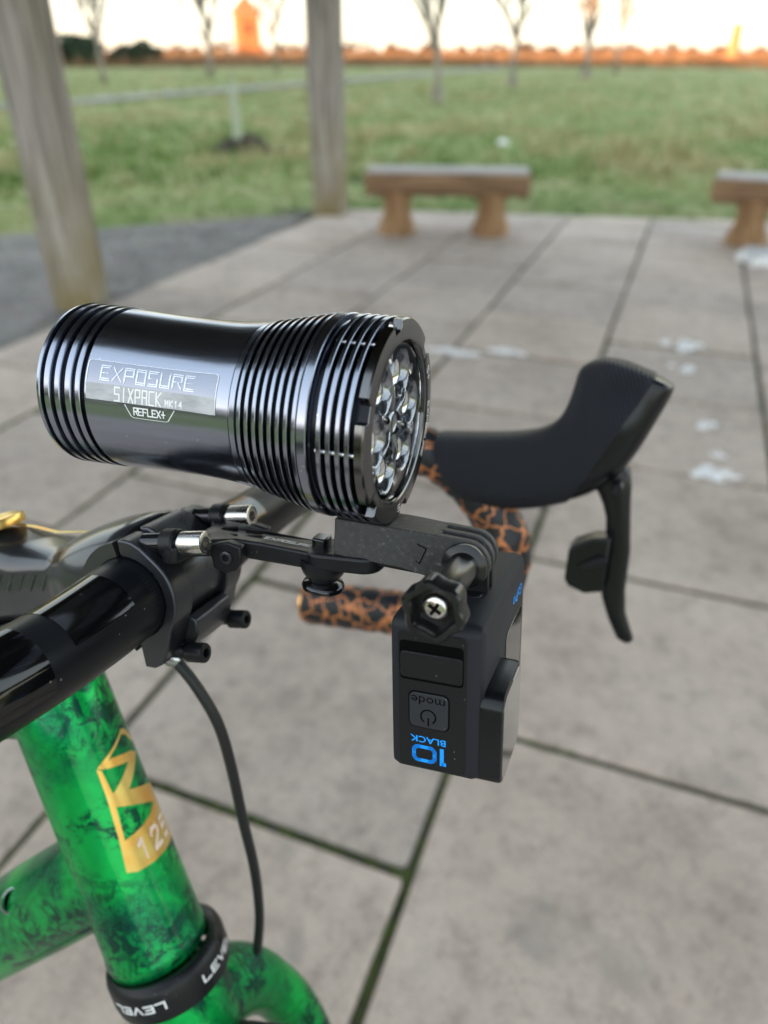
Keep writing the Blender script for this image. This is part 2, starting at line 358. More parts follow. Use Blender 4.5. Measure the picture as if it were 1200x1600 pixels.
# techno lettering drawn with strokes (squared, open-cornered letters)
STROKES = {
 'E': [[(1,1),(0,1),(0,0),(1,0)],[(0,.5),(.8,.5)]], 'X': [[(0,1),(1,0)],[(0,0),(1,1)]],
 'P': [[(0,0),(0,1),(1,1),(1,.45),(0,.45)]], 'O': [[(0,0),(0,1),(1,1),(1,0),(0,0)]],
 'S': [[(1,1),(0,1),(0,.5),(1,.5),(1,0),(0,0)]], 'U': [[(0,1),(0,0),(1,0),(1,1)]],
 'R': [[(0,0),(0,1),(1,1),(1,.5),(0,.5)],[(.5,.5),(1,0)]], 'I': [[(.5,0),(.5,1)]],
 'A': [[(0,0),(0,1),(1,1),(1,0)],[(0,.5),(1,.5)]], 'C': [[(1,1),(0,1),(0,0),(1,0)]],
 'K': [[(0,0),(0,1)],[(1,1),(0,.5),(1,0)]], 'L': [[(0,1),(0,0),(1,0)]], 'V': [[(0,1),(.5,0),(1,1)]],
 'F': [[(1,1),(0,1),(0,0)],[(0,.5),(.8,.5)]], '+': [[(.5,.05),(.5,.95)],[(.05,.5),(.95,.5)]],
 'M': [[(0,0),(0,1),(.5,.4),(1,1),(1,0)]], '1': [[(.2,.8),(.6,1),(.6,0)]], '4': [[(.8,0),(.8,1),(0,.35),(1,.35)]],
 '0': [[(0,.2),(0,.8),(.2,1),(.8,1),(1,.8),(1,.2),(.8,0),(.2,0),(0,.2)]], 'B': [[(0,0),(0,1),(.9,1),(.9,.55),(0,.5),(1,.45),(1,0),(0,0)]],
 '2': [[(0,.8),(.2,1),(.8,1),(1,.75),(0,0),(1,0)]], '5': [[(1,1),(0,1),(0,.55),(.8,.6),(1,.4),(.8,0),(0,0)]], ' ': []}
def strokes(text, w_, h, gap, t, fn, closed=True):
    b = B(); x0 = -(len(text)*w_+(len(text)-1)*gap)/2
    for ch in text:
        for pl in STROKES[ch]:
            ribbon(b, [(x0+px*w_, (py-.5)*h) for px, py in pl], t, fn)
        x0 += w_+gap
    return b
def ribbon(b, pl, t, fn):
    for (xa, ya), (xb, yb) in zip(pl[:-1], pl[1:]):
        d = Vector((xb-xa, yb-ya)); n = max(1, int(d.length/1.2)+1); d.normalize(); q = Vector((-d.y, d.x))*t/2; e = d*t/2
        pa, pb = Vector((xa, ya))-e, Vector((xb, yb))+e
        for i in range(n):
            u, v = pa.lerp(pb, i/n), pa.lerp(pb, (i+1)/n)
            b.add([fn(*(u+q), 0), fn(*(u-q), 0), fn(*(v-q), 0), fn(*(v+q), 0)], [(0,1,2,3)])
def wrapped(poly, fn, cuts=3):
    """a flat polygon cut fine and laid over a curved surface"""
    bm = bmesh.new(); vs = [bm.verts.new((x, y, 0)) for x, y in poly]; bm.faces.new(vs)
    bmesh.ops.triangulate(bm, faces=bm.faces[:])
    for _ in range(cuts): bmesh.ops.subdivide_edges(bm, edges=bm.edges[:], cuts=1, use_grid_fill=True)
    b = B(); bm.verts.index_update(); b.add([fn(v.co.x, v.co.y, 0) for v in bm.verts], [tuple(v.index for v in f.verts) for f in bm.faces]); bm.free()
    return b
def rrect(x0, y0, x1, y1, r, n=5):
    out = []
    for cx, cy, a in ((x1-r, y1-r, 0), (x0+r, y1-r, 90), (x0+r, y0+r, 180), (x1-r, y0+r, 270)):
        out += [(cx+r*cos(radians(a+90*i/n)), cy+r*sin(radians(a+90*i/n))) for i in range(n+1)]
    return out

# ================================================================== SETTING
def struct(name, b, m, kind='structure', smooth=0, fix=False):
    o = bpy.data.objects.new(name, mesh(name, b, m, smooth=smooth, fix=fix)); COL.objects.link(o); o['kind'] = kind; return o
# field: one sheet to the horizon, finer near by
b = B(); rs = [0, 3, 5, 7, 9, 12, 15, 20, 28, 40, 60, 90, 140, 220, 400, 800, 1800]; na = 96
vs = [(0, 0, -.05)]; fs = []
for i, r in enumerate(rs[1:]):
    for k in range(na):
        a = 2*pi*k/na; x, y = r*cos(a), r*sin(a)
        z = -.03+.05*(noise.noise((x*.12, y*.12, 3)) if r > 8 else -.2)*min(1, r/20)
        vs.append((x, y, z))
for k in range(na): fs.append((0, 1+k, 1+(k+1) % na))
for i in range(len(rs)-2):
    for k in range(na):
        fs.append((1+i*na+k, 1+i*na+(k+1) % na, 1+(i+1)*na+(k+1) % na, 1+(i+1)*na+k))
struct('ground', b.add(vs, fs), M['ground'], smooth=180, fix=True)

PA = radians(20.8); DD = Vector((sin(PA), cos(PA))); NN = Vector((cos(PA), -sin(PA)))
def pp(ac, al, z=0): q = NN*ac+DD*al; return (q.x, q.y, z)
# paving: a bed with slabs laid in running bond; every slab its own piece
BACK = 6.42; LEFTE = -2.62
def inside(ac, al):
    q = NN*ac+DD*al
    if q.y > 6.9: return False
    return ac > LEFTE
EA, EB = Vector((-.62, 6.37)), Vector((2.6, 5.86)); EN = Vector((EB.y-EA.y, EA.x-EB.x)).normalized()   # back edge of the paving, outward normal
if EN.y < 0: EN = -EN
bed = B()
bed.add([pp(LEFTE, -2.6, -.009), pp(5.2, -2.6, -.009), pp(5.2, 3.6, -.009), (EB.x+1.6*(EB-EA).x/3.2, EB.y+1.6*(EB-EA).y/3.2, -.009), (EA.x-.35, EA.y+.06, -.009), pp(LEFTE, 5.6, -.009)], [(0,1,2,3,4,5)])
patio = struct('patio', bed, M['joint'])
slab_shapes = []
def slab_mesh(wd, ln, j):
    b = B(); z0 = -.045; c = .006
    o = rrect(-wd/2, -ln/2, wd/2, ln/2, .008, 2); i_ = rrect(-wd/2+c, -ln/2+c, wd/2-c, ln/2-c, .006, 2)
    rnd = random.Random(j)
    f = lambda x, y: (x+rnd.uniform(-.0025,.0025), y+rnd.uniform(-.0025,.0025))
    o = [f(*p) for p in o]
    b.loft([[(x, y, z0) for x, y in o], [(x, y, -.004) for x, y in o], [(x, y, 0) for x, y in i_]], (False, True))
    return mesh('paving_slab', b, M['slab'], smooth=0)
shapes = [slab_mesh(.605-g_, .583-g_, j) for j, g_ in enumerate((.018, .015, .020, .017))]
rnd = random.Random(3)
def clipped_slab(q, wd, ln):
    ca, sa = cos(-PA), sin(-PA)
    pl = [Vector((q[0]+x*ca-y*sa, q[1]+x*sa+y*ca)) for x, y in ((-wd/2,-ln/2),(wd/2,-ln/2),(wd/2,ln/2),(-wd/2,ln/2))]
    out = []
    for i in range(4):
        a, b_ = pl[i], pl[(i+1) % 4]; da, db = (a-EA).dot(EN), (b_-EA).dot(EN)
        if da <= 0: out.append(a)
        if (da <= 0) != (db <= 0): out.append(a.lerp(b_, da/(da-db)))
    return out
for col in range(-5, 9):
    ac = -.2+.605*(col+.5); shift = .963-.582/2 if col % 2 == 0 else .64-.582/2
    for row in range(-5, 12):
        al = shift+.582*row
        if not inside(ac, al): continue
        if not (NN*ac+DD*al).length < 8.5: continue
        q = Vector(pp(ac, al)[:2])
        if (q-EA).dot(EN) > -.43:
            pl = clipped_slab(q, .591, .569)
            if len(pl) > 2:
                me = mesh('paving_slab', B().prism([(p.x, p.y) for p in pl], lambda x, y, h: (x, y, h), -.045, .001), M['slab'], smooth=0)
                o = bpy.data.objects.new('paving_slab', me); COL.objects.link(o); o.parent = patio
            continue
        o = bpy.data.objects.new('paving_slab', shapes[rnd.randrange(4)]); COL.objects.link(o); o.parent = patio
        q = pp(ac, al, rnd.uniform(-.003, .003)); o.location = q
        o.rotation_euler = (rnd.uniform(-.004,.004), rnd.uniform(-.004,.004), -PA+rnd.uniform(-.004,.004)+(pi if rnd.random() < .5 else 0))
# moss cushions growing in the joints
b = B(); rnd = random.Random(11)
def cushion(b, x, y, z, rx, ry, h, ang, n=7):
    ca, sa = cos(ang), sin(ang); vs = []
    for ring, (k, hh_) in enumerate(((1, 0), (.65, .75))):
        for i in range(n):
            a = 2*pi*i/n; r = k*rnd.uniform(.75, 1.2); px, py = r*rx*cos(a), r*ry*sin(a)
            vs.append((x+px*ca-py*sa, y+px*sa+py*ca, z+h*hh_*rnd.uniform(.7, 1.1)))
    vs.append((x, y, z+h))
    fs = [(i, (i+1) % n, n+(i+1) % n, n+i) for i in range(n)]+[(n+i, n+(i+1) % n, 2*n) for i in range(n)]
    b.add(vs, fs)
for col in range(-3, 5):
    ac = -.2+.605*col
    for k in range(420):
        al = rnd.uniform(.2, 3.2); q = NN*ac+DD*al
        if noise.noise((q.x*2.2, q.y*2.2, 5)) < -.02: continue
        cushion(b, *pp(ac+rnd.uniform(-.004,.004), al, -.014), rnd.uniform(.003,.007), rnd.uniform(.008,.022), rnd.uniform(.008,.016), -PA)
    for row in range(-1, 6):
        sh = .963 if col % 2 == 0 else .64
        for k in range(70):
            x = ac+rnd.uniform(0, .605); al = sh+.582*(row-1); q = NN*x+DD*al
            if al < .1 or noise.noise((q.x*2.2, q.y*2.2, 5)) < .0: continue
            cushion(b, *pp(x, al+rnd.uniform(-.004,.004), -.014), rnd.uniform(.008,.022), rnd.uniform(.003,.007), rnd.uniform(.008,.016), -PA)
struct('moss', b, M['moss'], 'stuff', smooth=180)
# gravel strip left of the patio
b = B(); pts = [(-.56, 6.22), (-1.09, 4.26), (-1.64, 3.04), (-2.7, 1.0), (-6, -1), (-9, 1.5), (-5.4, 4.7), (-2.68, 5.42), (-1.44, 5.9), (-.75, 6.2)]
gr = [(-.55, 6.26), (LEFTE*NN.x+5.3*DD.x, LEFTE*NN.y+5.3*DD.y)]
b.add([(x, y, -.0165) for x, y in pts], [tuple(range(len(pts)-1, -1, -1))])
struct('gravel_strip', b, M['gravel'])
b = B(); rnd = random.Random(5)
def in_poly(x, y):
    c = False; n = len(pts)
    for i in range(n):
        (xa, ya), (xb, yb) = pts[i], pts[i-1]
        if (ya > y) != (yb > y) and x < (xb-xa)*(y-ya)/(yb-ya)+xa: c = not c
    return c
k = 0
while k < 6500:
    x, y = rnd.uniform(-5.5, -.5), rnd.uniform(1.5, 6.2)
    if not in_poly(x, y): continue
    k += 1; r = rnd.uniform(.005, .014); a0 = rnd.uniform(0, 6)
    b.add([(x+r*cos(a0+a), y+r*sin(a0+a)*rnd.uniform(.7, 1.1), -.017) for a in (0, 1.57, 3.14, 4.71)]+[(x+rnd.uniform(-.3,.3)*r, y, -.016+r*rnd.uniform(.4,.9))], [(0,1,4),(1,2,4),(2,3,4),(3,0,4)])
struct('gravel_stones', b, M['gravel'], 'stuff', smooth=0)
# path across the field
b = B(); ctr = [(-30, -3), (-16, 9.5), (-8.5, 19.3), (-6.55, 24.5), (-2.94, 33.3), (1.0, 44), (6, 58), (10, 70)]
vs = []; fs = []
for i, (x, y) in enumerate(ctr):
    t = Vector(ctr[min(i+1, len(ctr)-1)])-Vector(ctr[max(i-1, 0)]); t.normalize(); n_ = Vector((-t.y, t.x))*.8
    vs += [(x+n_.x, y+n_.y, .022), (x-n_.x, y-n_.y, .022)]
for i in range(len(ctr)-1): fs.append((2*i+1, 2*i, 2*i+2, 2*i+3))
struct('field_path', b.add(vs, fs), M['pathm'], fix=True)

# grass, reeds and far woods
rnd = random.Random(21)
def tuft(b, x, y, z, h, n, sp):
    for _ in range(n):
        a = rnd.uniform(0, 6.28); d = rnd.uniform(.1, 1)*sp; bx, by = x+rnd.uniform(-.5,.5)*sp, y+rnd.uniform(-.5,.5)*sp
        wv_ = h*.055; hh_ = h*rnd.uniform(.55, 1.1)
        b.add([(bx-wv_*sin(a), by+wv_*cos(a), z), (bx+wv_*sin(a), by-wv_*cos(a), z), (bx+d*cos(a), by+d*sin(a), z+hh_)], [(0,1,2)])
bg_, bd_ = B(), B()
def on_grass(x, y):
    q = Vector((x, y)); ac, al = q@NN, q@DD
    if (Vector((x, y))-EA).dot(EN) < .03 and ac > LEFTE-.1 : return False
    if in_poly(x, y): return False
    return True
for i in range(40000):
    d = 5.2*(11)**(rnd.random()**.9); a = rnd.uniform(-.62, .62) if i < 26000 else rnd.choice((-1, 1))*rnd.uniform(.62, 1.35); x, y = d*sin(a), d*cos(a)
    if not on_grass(x, y): continue
    nn_ = noise.noise((x*.5, y*.5, 1))+.6*noise.noise((x*1.7, y*1.7, 4))
    dry = nn_ > .02+.5*rnd.random()-(.14 if d > 8 else 0)
    h = (rnd.uniform(.025,.06) if d < 8 else rnd.uniform(.04, .12))*(1.7 if dry and d > 9 else 1)
    tuft(bd_ if dry else bg_, x, y, -.05, h*1.2+.02, 4, h*.9+.01*d/4)
struct('grass', bg_, M['blade_g'], 'stuff'); struct('dry_grass', bd_, M['blade_d'], 'stuff')
b = B()
for i in range(24000):
    d = 66*(5)**(rnd.random()); a = rnd.uniform(-.75, .75) if i < 16000 else rnd.choice((-1, 1))*rnd.uniform(.75, 1.35)
    x, y = d*sin(a), d*cos(a)
    tuft(b, x, y, 0, rnd.uniform(.5, 1.1)*(1 if d < 120 else 1.5), 4, .35+d/250)
struct('reed_bed', b, M['reed'], 'stuff')
def clump(b, c, rad, n, size, flat=1.):
    for _ in range(n):
        v = Vector((rnd.gauss(0,1), rnd.gauss(0,1), rnd.gauss(0,1))).normalized()*rnd.uniform(.45, 1.0)
        p = Vector(c)+Vector((v.x*rad, v.y*rad, v.z*rad*flat)); s_ = size*rnd.uniform(.6, 1.4)
        d1 = Vector((rnd.uniform(-1,1), rnd.uniform(-1,1), rnd.uniform(-1,1))).normalized()*s_; d2 = d1.orthogonal().normalized()*s_*.7
        b.add([p-d1, p+d2, p+d1, p-d2], [(0,1,2,3)])
b = B()
for i in range(300):
    a = -1.35+2.7*i/299+rnd.uniform(-.01,.01); d = rnd.uniform(330, 420)
    hgt = rnd.uniform(1.6, 4.6)*(1.25 if rnd.random() < .15 else 1)
    clump(b, (d*sin(a), d*cos(a), hgt*.5), hgt*.8, 46, .9, .75)
struct('far_woods', b, M['wood_far'], 'stuff')
# unseen wooded bank added behind the camera to keep sun off the near field
b = B(); sdir = Vector((cos(SUN_AZ), sin(SUN_AZ))); sper = Vector((-sdir.y, sdir.x))
for s_ in range(-100, 101, 3):
    c_ = sdir*62+sper*s_
    for kk in range(4):
        clump(b, (c_.x+rnd.uniform(-1,1), c_.y+rnd.uniform(-1,1), 1.2+kk*2.3+rnd.uniform(-.4,.4)), 2.5, 90, .95, .8)
for s_ in range(-102, 103, 2):
    c_ = sdir*64+sper*s_; c2 = sdir*64+sper*(s_+2); h1, h2 = (8.6+1.2*noise.noise((q*.13, 2, 0)) for q in (s_, s_+2))
    b.add([(c_.x, c_.y, -.5), (c2.x, c2.y, -.5), (c2.x, c2.y, h2), (c_.x, c_.y, h1), (c_.x+sdir.x*3, c_.y+sdir.y*3, -.5), (c2.x+sdir.x*3, c2.y+sdir.y*3, -.5), (c2.x+sdir.x*2, c2.y+sdir.y*2, h2-.6), (c_.x+sdir.x*2, c_.y+sdir.y*2, h1-.6)], [(0,1,2,3),(4,7,6,5),(3,2,6,7)])
struct('sun_block_bank', b, M['evergreen'], 'stuff')

# ------------------------------------------------------------------ shelter: two posts in view, beam, rafters and boards overhead
def wthing(name, loc, label, cat, rz=0, group=None):
    return Thing(name, (0,0,0), label, cat, group, Matrix.Rotation(rz, 3, 'Z'), loc, 1.)
def rough_post(wd, h, seed):
    r_ = random.Random(seed); rings = []
    n = 9
    for i in range(n):
        z = h*i/(n-1); k = 1+.02*r_.uniform(-1, 1)
        p = rrect(-wd/2*k, -wd/2*k, wd/2*k, wd/2*k, .012, 2); dx, dy = r_.uniform(-.004,.004), r_.uniform(-.004,.004)
        rings.append([(x+dx, y+dy, z) for x, y in p])
    return B().loft(rings)
sh = wthing('timber_shelter', (-1.53, 3.73, -.02), 'weathered grey timber shelter whose two square posts rise at the left of the patio', 'shelter', 0)
H = 2.32
P2 = Vector((-.42+1.53, 6.17-3.73, 0))
pa = sh.part('post', rough_post(.2, H, 1), M['post'], label='near weathered post crossing the left edge of the photo'); pa.rotation_euler = (0, 0, -radians(14))
pb = sh.part('post', rough_post(.205, H, 2), M['post'], label='far weathered post with a mossy foot beside the log bench'); pb.location = P2; pb.rotation_euler = (0, 0, -radians(24))
dv = P2.normalized(); nv = Vector((dv.y, -dv.x, 0))      # along the row of posts; to the right of it
def along(a, c, z): q = dv*a+nv*c; return (q.x, q.y, z)
rot2 = Matrix((dv, nv, (0,0,1))).transposed()
def bar(a0, a1, c0, c1, z0, z1): return B().box(along((a0+a1)/2, (c0+c1)/2, (z0+z1)/2), (a1-a0, c1-c0, z1-z0), rot2)
LEN0, LEN1, WID = -3.0, 3.1, 4.6
for a_, c_, s_ in ((-2.7, 0, 3), (-2.7, 4.2, 4), (2.70, 4.2, 5)):
    if s_ == 5: continue
    o = sh.part('post', rough_post(.2, H, s_), M['post']); o.location = along(a_, c_, 0); o.rotation_euler = (0, 0, -radians(20))
for c_ in (0, 4.2): sh.part('beam', bar(LEN0, LEN1, c_-.09, c_+.09, H, H+.22), M['roof'], bevel=.008)
for a_ in (-2.9, -1.8, -.6, .6, 1.8, 2.9): sh.part('rafter', bar(a_-.04, a_+.04, -.5, 4.7, H+.222, H+.36), M['roof'])
k = 0; c_ = -.6
while c_ < 4.75:
    sh.part('roof_board', bar(LEN0-.06, LEN1+.2, c_, c_+.155, H+.363+.003*(k % 2), H+.39+.003*(k % 2)), M['roof']); c_ += .16; k += 1

# ------------------------------------------------------------------ log benches
def half_log(ln, d, th, seed):
    r_ = random.Random(seed); rings = []
    for i in range(13):
        x = -ln/2+ln*i/12; k = 1+.05*r_.uniform(-1, 1); pr = [(-d/2, 0), (-d/2+.01, .012), (d/2-.01, .012), (d/2, 0)]
        for a in range(0, 181, 20): pr.append((d/2*cos(radians(a))*(1.0), -.02-(th-.02)*sin(radians(a))**.8*k))
        rings.append([(x+r_.uniform(-.004,.004), y, z+r_.uniform(-.004,.004)) for y, z in pr])
    return B().loft(rings)
def log_leg(wd, d, h, seed):
    r_ = random.Random(seed); rings = []
    for i, (z, k) in enumerate(((0, 1.16), (.05, 1.1), (.12, .88), (.2, .82), (h*.8, .92), (h, 1.05))):
        rings.append([(wd/2*k*cos(a)*(1+.06*r_.uniform(-1,1)), d/2*k*sin(a)*(1+.06*r_.uniform(-1,1)), z) for a in [2*pi*j/14 for j in range(14)]])
    return B().loft(rings)
def bench(loc, rz, ln, lx, label):
    t = wthing('log_bench', loc, label, 'bench', rz, 'split log benches at the back of the patio')
    hs = .385
    o = t.part('seat', half_log(ln, .34, .15, 3), M['bench']); o.location = (0, 0, hs)
    o2 = t.part('seat_top', B().prism(rrect(-ln/2+.006, -.162, ln/2-.006, .162, .012, 2), lambda x, y, h: (x, y, h), 0, .012), M['benchtop'], bevel=.004); o2.location = (0, 0, hs+.0125)  # paler sheet on the seat carries the painted sky sheen and frost
    for x in lx:
        o = t.part('leg', log_leg(.23, .27, hs-.09, int(50+x*10)), M['benchleg']); o.location = (x, 0, 0)
    return t
bench((.43, 5.42, 0), radians(-5), 1.09, (-.34, .31), 'whole split log bench with top coloured pale as sky sheen and frost at the patio edge, right of the far post')
bench((2.72, 4.93, 0), radians(-26), 1.25, (-.36, .36), 'split log bench cut off by the right edge of the photo, snow at its foot')

# ------------------------------------------------------------------ snow left in patches
def snow(name, x, y, rx, ry, h, label, seed, z=0.002, group='patches of old snow'):
    r_ = random.Random(seed); b = B(); n = 22
    for blob in range(4+int(rx*190)):
        cx, cy = r_.gauss(0,.5)*rx, r_.gauss(0,.5)*ry
        k0 = r_.uniform(.14, .5)*(1 if h < .05 else 1.3); rings = []
        ph = [r_.uniform(0, 6) for _ in range(4)]
        for kk, hz in ((1, 0), (.9, .45), (.6, .85), (.2, 1)):
            ring = []
            for i in range(n):
                a = 2*pi*i/n; q = kk*k0*(1+.22*sin(2*a+ph[0])+.16*sin(3*a+ph[1])+.12*sin(5*a+ph[2])+.08*sin(9*a+ph[3]))
                ring.append((cx+q*rx*cos(a), cy+q*ry*sin(a), z+h*hz*r_.uniform(.5,1)*(1+.15*r_.uniform(-1,1))))
            rings.append(ring)
        b.loft(rings, (False, True))
    me = mesh(name, b, M['snow'], smooth=180)
    o = bpy.data.objects.new(name, me); COL.objects.link(o); o.location = (x, y, 0); o.rotation_euler = (0, 0, -PA)
    return tag(o, label, 'snow', group)
snow('snow_patch', .30, 2.99, .09, .022, .008, 'thin broken streak of snow on the paving just right of the bike light', 1)
snow('snow_patch', .52, 2.985, .06, .028, .012, 'wider snow streak on the paving left of the brake hood tip', 2)
snow('snow_patch', 1.30, 3.05, .055, .05, .014, 'snow patch on the paving right of the brake hood tip', 3)
snow('snow_patch', 1.20, 2.80, .04, .03, .008, 'small faint snow spot just nearer than the patch right of the hood tip', 4)
snow('snow_patch', 1.10, 2.27, .03, .035, .008, 'small snow spot on the paving right of the brake lever, mid way down', 5)
snow('snow_patch', .985, 1.93, .055, .03, .013, 'nearest and brightest snow patch on the paving, right of the brake lever', 6)
snow('snow_patch', 1.05, 2.06, .02, .015, .008, 'tiny snow spot just beyond the brightest patch on the paving', 8)
snow('snow_heap', 2.31, 4.62, .11, .08, .07, 'white heap of snow at the foot of the right bench', 7)
snow('snow_lump', 1.66, 11.45, .07, .07, .07, 'single white lump of snow on the grass between the benches', 9, -.03)

# ------------------------------------------------------------------ things out on the field
o = wthing('tree_guard', (-2.14, 12.0, -.02), 'pale green tube guard round a sapling in the field beside dark soil', 'tree guard')
r_ = random.Random(1)
o.part('tube', B().lathe([(0,.05),(.74,.046),(.74,.041),(0,.045)], axis=(0,0,1), seg=20, closed=True), M['tube'])
o.part('sapling', B().tube([(0,0,0),(.01,0,.4),(-.01,.01,.9)], [.012,.01,.006], 8), M['bark'])
rnd = random.Random(8); b = B()
for i in range(70):
    a, q = rnd.uniform(0, 6.28), rnd.random()**.6; x, y = q*.62*cos(a), q*.5*sin(a)
    cushion(b, x, y, -.06, rnd.uniform(.06,.16), rnd.uniform(.06,.14), rnd.uniform(.08,.3)*(1.1-q), rnd.uniform(0, 3))
me = mesh('soil_mound', b, M['soil'], smooth=0); o = bpy.data.objects.new('soil_mound', me); COL.objects.link(o); o.location = (-1.82, 10.75, 0)
tag(o, 'low heap of dark dug soil on the grass in front of the tree guard', 'soil heap')
b = B()
for i in range(40):
    a, q = rnd.uniform(0, 6.28), rnd.random()**.6
    cushion(b, q*.45*cos(a), q*.22*sin(a), -.05, rnd.uniform(.05,.12), rnd.uniform(.05,.1), rnd.uniform(.03,.1)*(1.1-q), rnd.uniform(0, 3))
me = mesh('soil_mound', b, M['soil'], smooth=0); o = bpy.data.objects.new('soil_mound', me); COL.objects.link(o); o.location = (.02, 8.1, 0)
tag(o, 'small patch of bare dark soil in the grass just right of the far post', 'soil heap')

def bare_tree(x, y, h, seed, label, guard=True, rad=.05, fork=.38):
    rad *= 1.5
    r_ = random.Random(seed); t = wthing('bare_tree', (x, y, -.03), label, 'tree', 0, 'young leafless trees planted in the field')
    tb, br_ = B(), B(); k0_ = .009+.0003*y; fork *= .75
    top = Vector((r_.uniform(-.1,.1), r_.uniform(-.1,.1), h*.8)); pts_ = [Vector((0,0,0))]
    for i in range(1, 7): pts_.append(top*i/6+Vector((r_.uniform(-1,1), r_.uniform(-1,1), 0))*.03*h/4)
    tb.tube(pts_, [rad*(1.25 if i == 0 else 1-.12*i) for i in range(7)], 9)
    def grow(p, d, ln, rr, lev):
        q = [p]; dd = d.normalized()
        for _ in range(3):
            dd = (dd+Vector((r_.uniform(-.22,.22), r_.uniform(-.22,.22), r_.uniform(0,.2)))).normalized(); q.append(q[-1]+dd*ln/3)
        br_.tube(q, [max(k0_,rr), max(k0_*.9,rr*.8), max(k0_*.75,rr*.6), max(k0_*.5,rr*.35)], 5, (False, False))
        if lev < 3:
            for j in range(5 if lev < 2 else 4):
                k_ = r_.uniform(.25, 1); i0 = min(2, int(k_*3)); pp_ = q[i0].lerp(q[i0+1], k_*3-i0 if k_ < 1 else 1)
                ax = Vector((r_.uniform(-1,1), r_.uniform(-1,1), r_.uniform(-.1,.8))); grow(pp_, dd*.8+ax*.75, ln*r_.uniform(.45,.65), rr*.5, lev+1)
    for j in range(22):
        k_ = fork+(1-fork)*j/21; i0 = min(5, int(k_*6)); p = pts_[i0].lerp(pts_[i0+1], k_*6-i0); a = r_.uniform(0, 6.28)
        grow(p, Vector((cos(a)*.6, sin(a)*.6, .9)), h*.46*(1.25-k_*.7), rad*.66*(1.2-k_*.6), 1)
    t.part('trunk', tb, M['bark'], smooth=180); t.part('branches', br_, M['bark'], smooth=180, fix=False)
    if guard: t.part('trunk_wrap', B().lathe([(0,rad*1.5+.02),(.35,rad*1.4+.02),(.35,rad*1.4+.012),(0,rad*1.5+.012)], axis=(0,0,1), seg=14, closed=True), M['bark'])
bare_tree(1.32, 20.9, 4.6, 1, 'pale leafless young tree forking low, nearest of the trees right of the far post', rad=.055, fork=.33)
bare_tree(4.63, 30.7, 5.2, 2, 'slim leafless tree in the field midway between the low-forking tree and the twin-stemmed one', rad=.06)
bare_tree(9.56, 40.5, 6.6, 3, 'stoutest leafless tree in the field, above the gap between the benches', rad=.10, fork=.3)
bare_tree(13.5, 50, 7, 4, 'thin leafless tree standing just right of the stoutest tree', False, .08)
bare_tree(-8.9, 44, 7.5, 5, 'wide leafless tree just left of the orange tower', False, .10, .3)
bare_tree(-6.5, 52, 7, 6, 'faint leafless tree between the orange tower and the far post', False, .07)
bare_tree(-11.15, 34, 5.5, 7, 'thin leafless tree just right of the near post, left of the dark bushes', False, .06)
# dark evergreen bushes at the field's edge
def bush(x, y, r, h, label, seed):
    global rnd
    rnd = random.Random(seed); t = wthing('evergreen_bush', (x, y, 0), label, 'bush', 0, 'dark evergreen bushes at the far left of the field')
    b = B()
    for _ in range(9): clump(b, (rnd.uniform(-.6,.6)*r, rnd.uniform(-.6,.6)*r, h*rnd.uniform(.25,.7)), r*.5, 90, .14*r, .8)
    t.part('foliage', b, M['evergreen'], fix=False, smooth=0)
    t.part('stem', B().tube([(0,0,0),(.05,0,h*.6)], [.09,.05], 8), M['bark'])
bush(-25.4, 72, 2.3, 2.5, 'largest dark evergreen bush, just right of the near post on the horizon', 1)
bush(-22.4, 74, 1.2, 1.7, 'middle and smallest dark evergreen bush on the horizon', 2)
bush(-20.2, 73, 1.6, 2.0, 'rounded dark evergreen bush on the horizon left of the orange tower', 3)
# brick tower in the last sun
t = wthing('brick_tower', (-15.3, 98, 0), 'orange brick tower with a pointed tiled roof, lit by the low sun on the horizon', 'tower', radians(18))
t.part('wall', B().box((0,0,2.25), (2.6,2.6,4.5)), M['brick'])
t.part('plinth', B().box((0,0,.35), (2.9,2.9,.7)), M['brick'])
t.part('cornice', B().box((0,0,4.6), (2.95,2.95,.2)), M['brick'])
t.part('roof', B().add([(-1.6,-1.6,4.703),(1.6,-1.6,4.703),(1.6,1.6,4.703),(-1.6,1.6,4.703),(0,0,6.4)], [(0,3,2,1),(0,1,4),(1,2,4),(2,3,4),(3,0,4)]), M['tile'])
t.part('window', B().box((0,-1.31,3.2), (.5,.06,1.0)), M['darkwin']); t.part('window', B().box((-1.31,0,3.2), (.06,.5,1.0)), M['darkwin'])
t = wthing('slim_chimney', (41.8, 104, 0), 'small orange chimney stack far off on the horizon above the right bench', 'chimney')
t.part('stack', B().lathe([(0,1.0),(.6,1.0),(.62,.7),(3.6,.6),(3.62,.75),(3.9,.75),(3.9,.4)], axis=(0,0,1), seg=16, cap=(True,True)), M['brick'])

# ================================================================== BICYCLE (mm in the bike's own frame)
def V(*a): return Vector(a)
axle = V(70, 0, -650); RW = (bike(axle).z-.0005)/hypot(BR[2][0], BR[2][2])*1000-2
bk = Thing('bicycle', axle-V(0,0,RW+2), 'green marbled road bicycle with black drop handlebar and copper crackle bar tape', 'bicycle')
S0, S1 = V(-109.5,0,-285), V(-159.5,0,-148); SD = (S1-S0).normalized(); SF = V(SD.z, 0, -SD.x)      # steering axis, and its forward normal
def steer(s, r, ang):
    """a point round the steering axis; ang 0 faces the right side, 90 the front"""
    a = radians(ang); return S0+SD*s+(V(0,-1,0)*cos(a)+SF*sin(a))*r
HT = lambda s: 24.4-1.9*min(1, max(0, s/125))
b = B().lathe([(4,22),(4.5,24.6),(9,25),(11,24.8),(12.5,24.4),(125,22.5),(168,22.0),(170,20)], S0, SD, 96)
head = bk.part('head_tube', b, M['green'], smooth=60)
def on_head(ang, s, z=0): return steer(s, HT(s)+.2, ang+4)
gold = B()
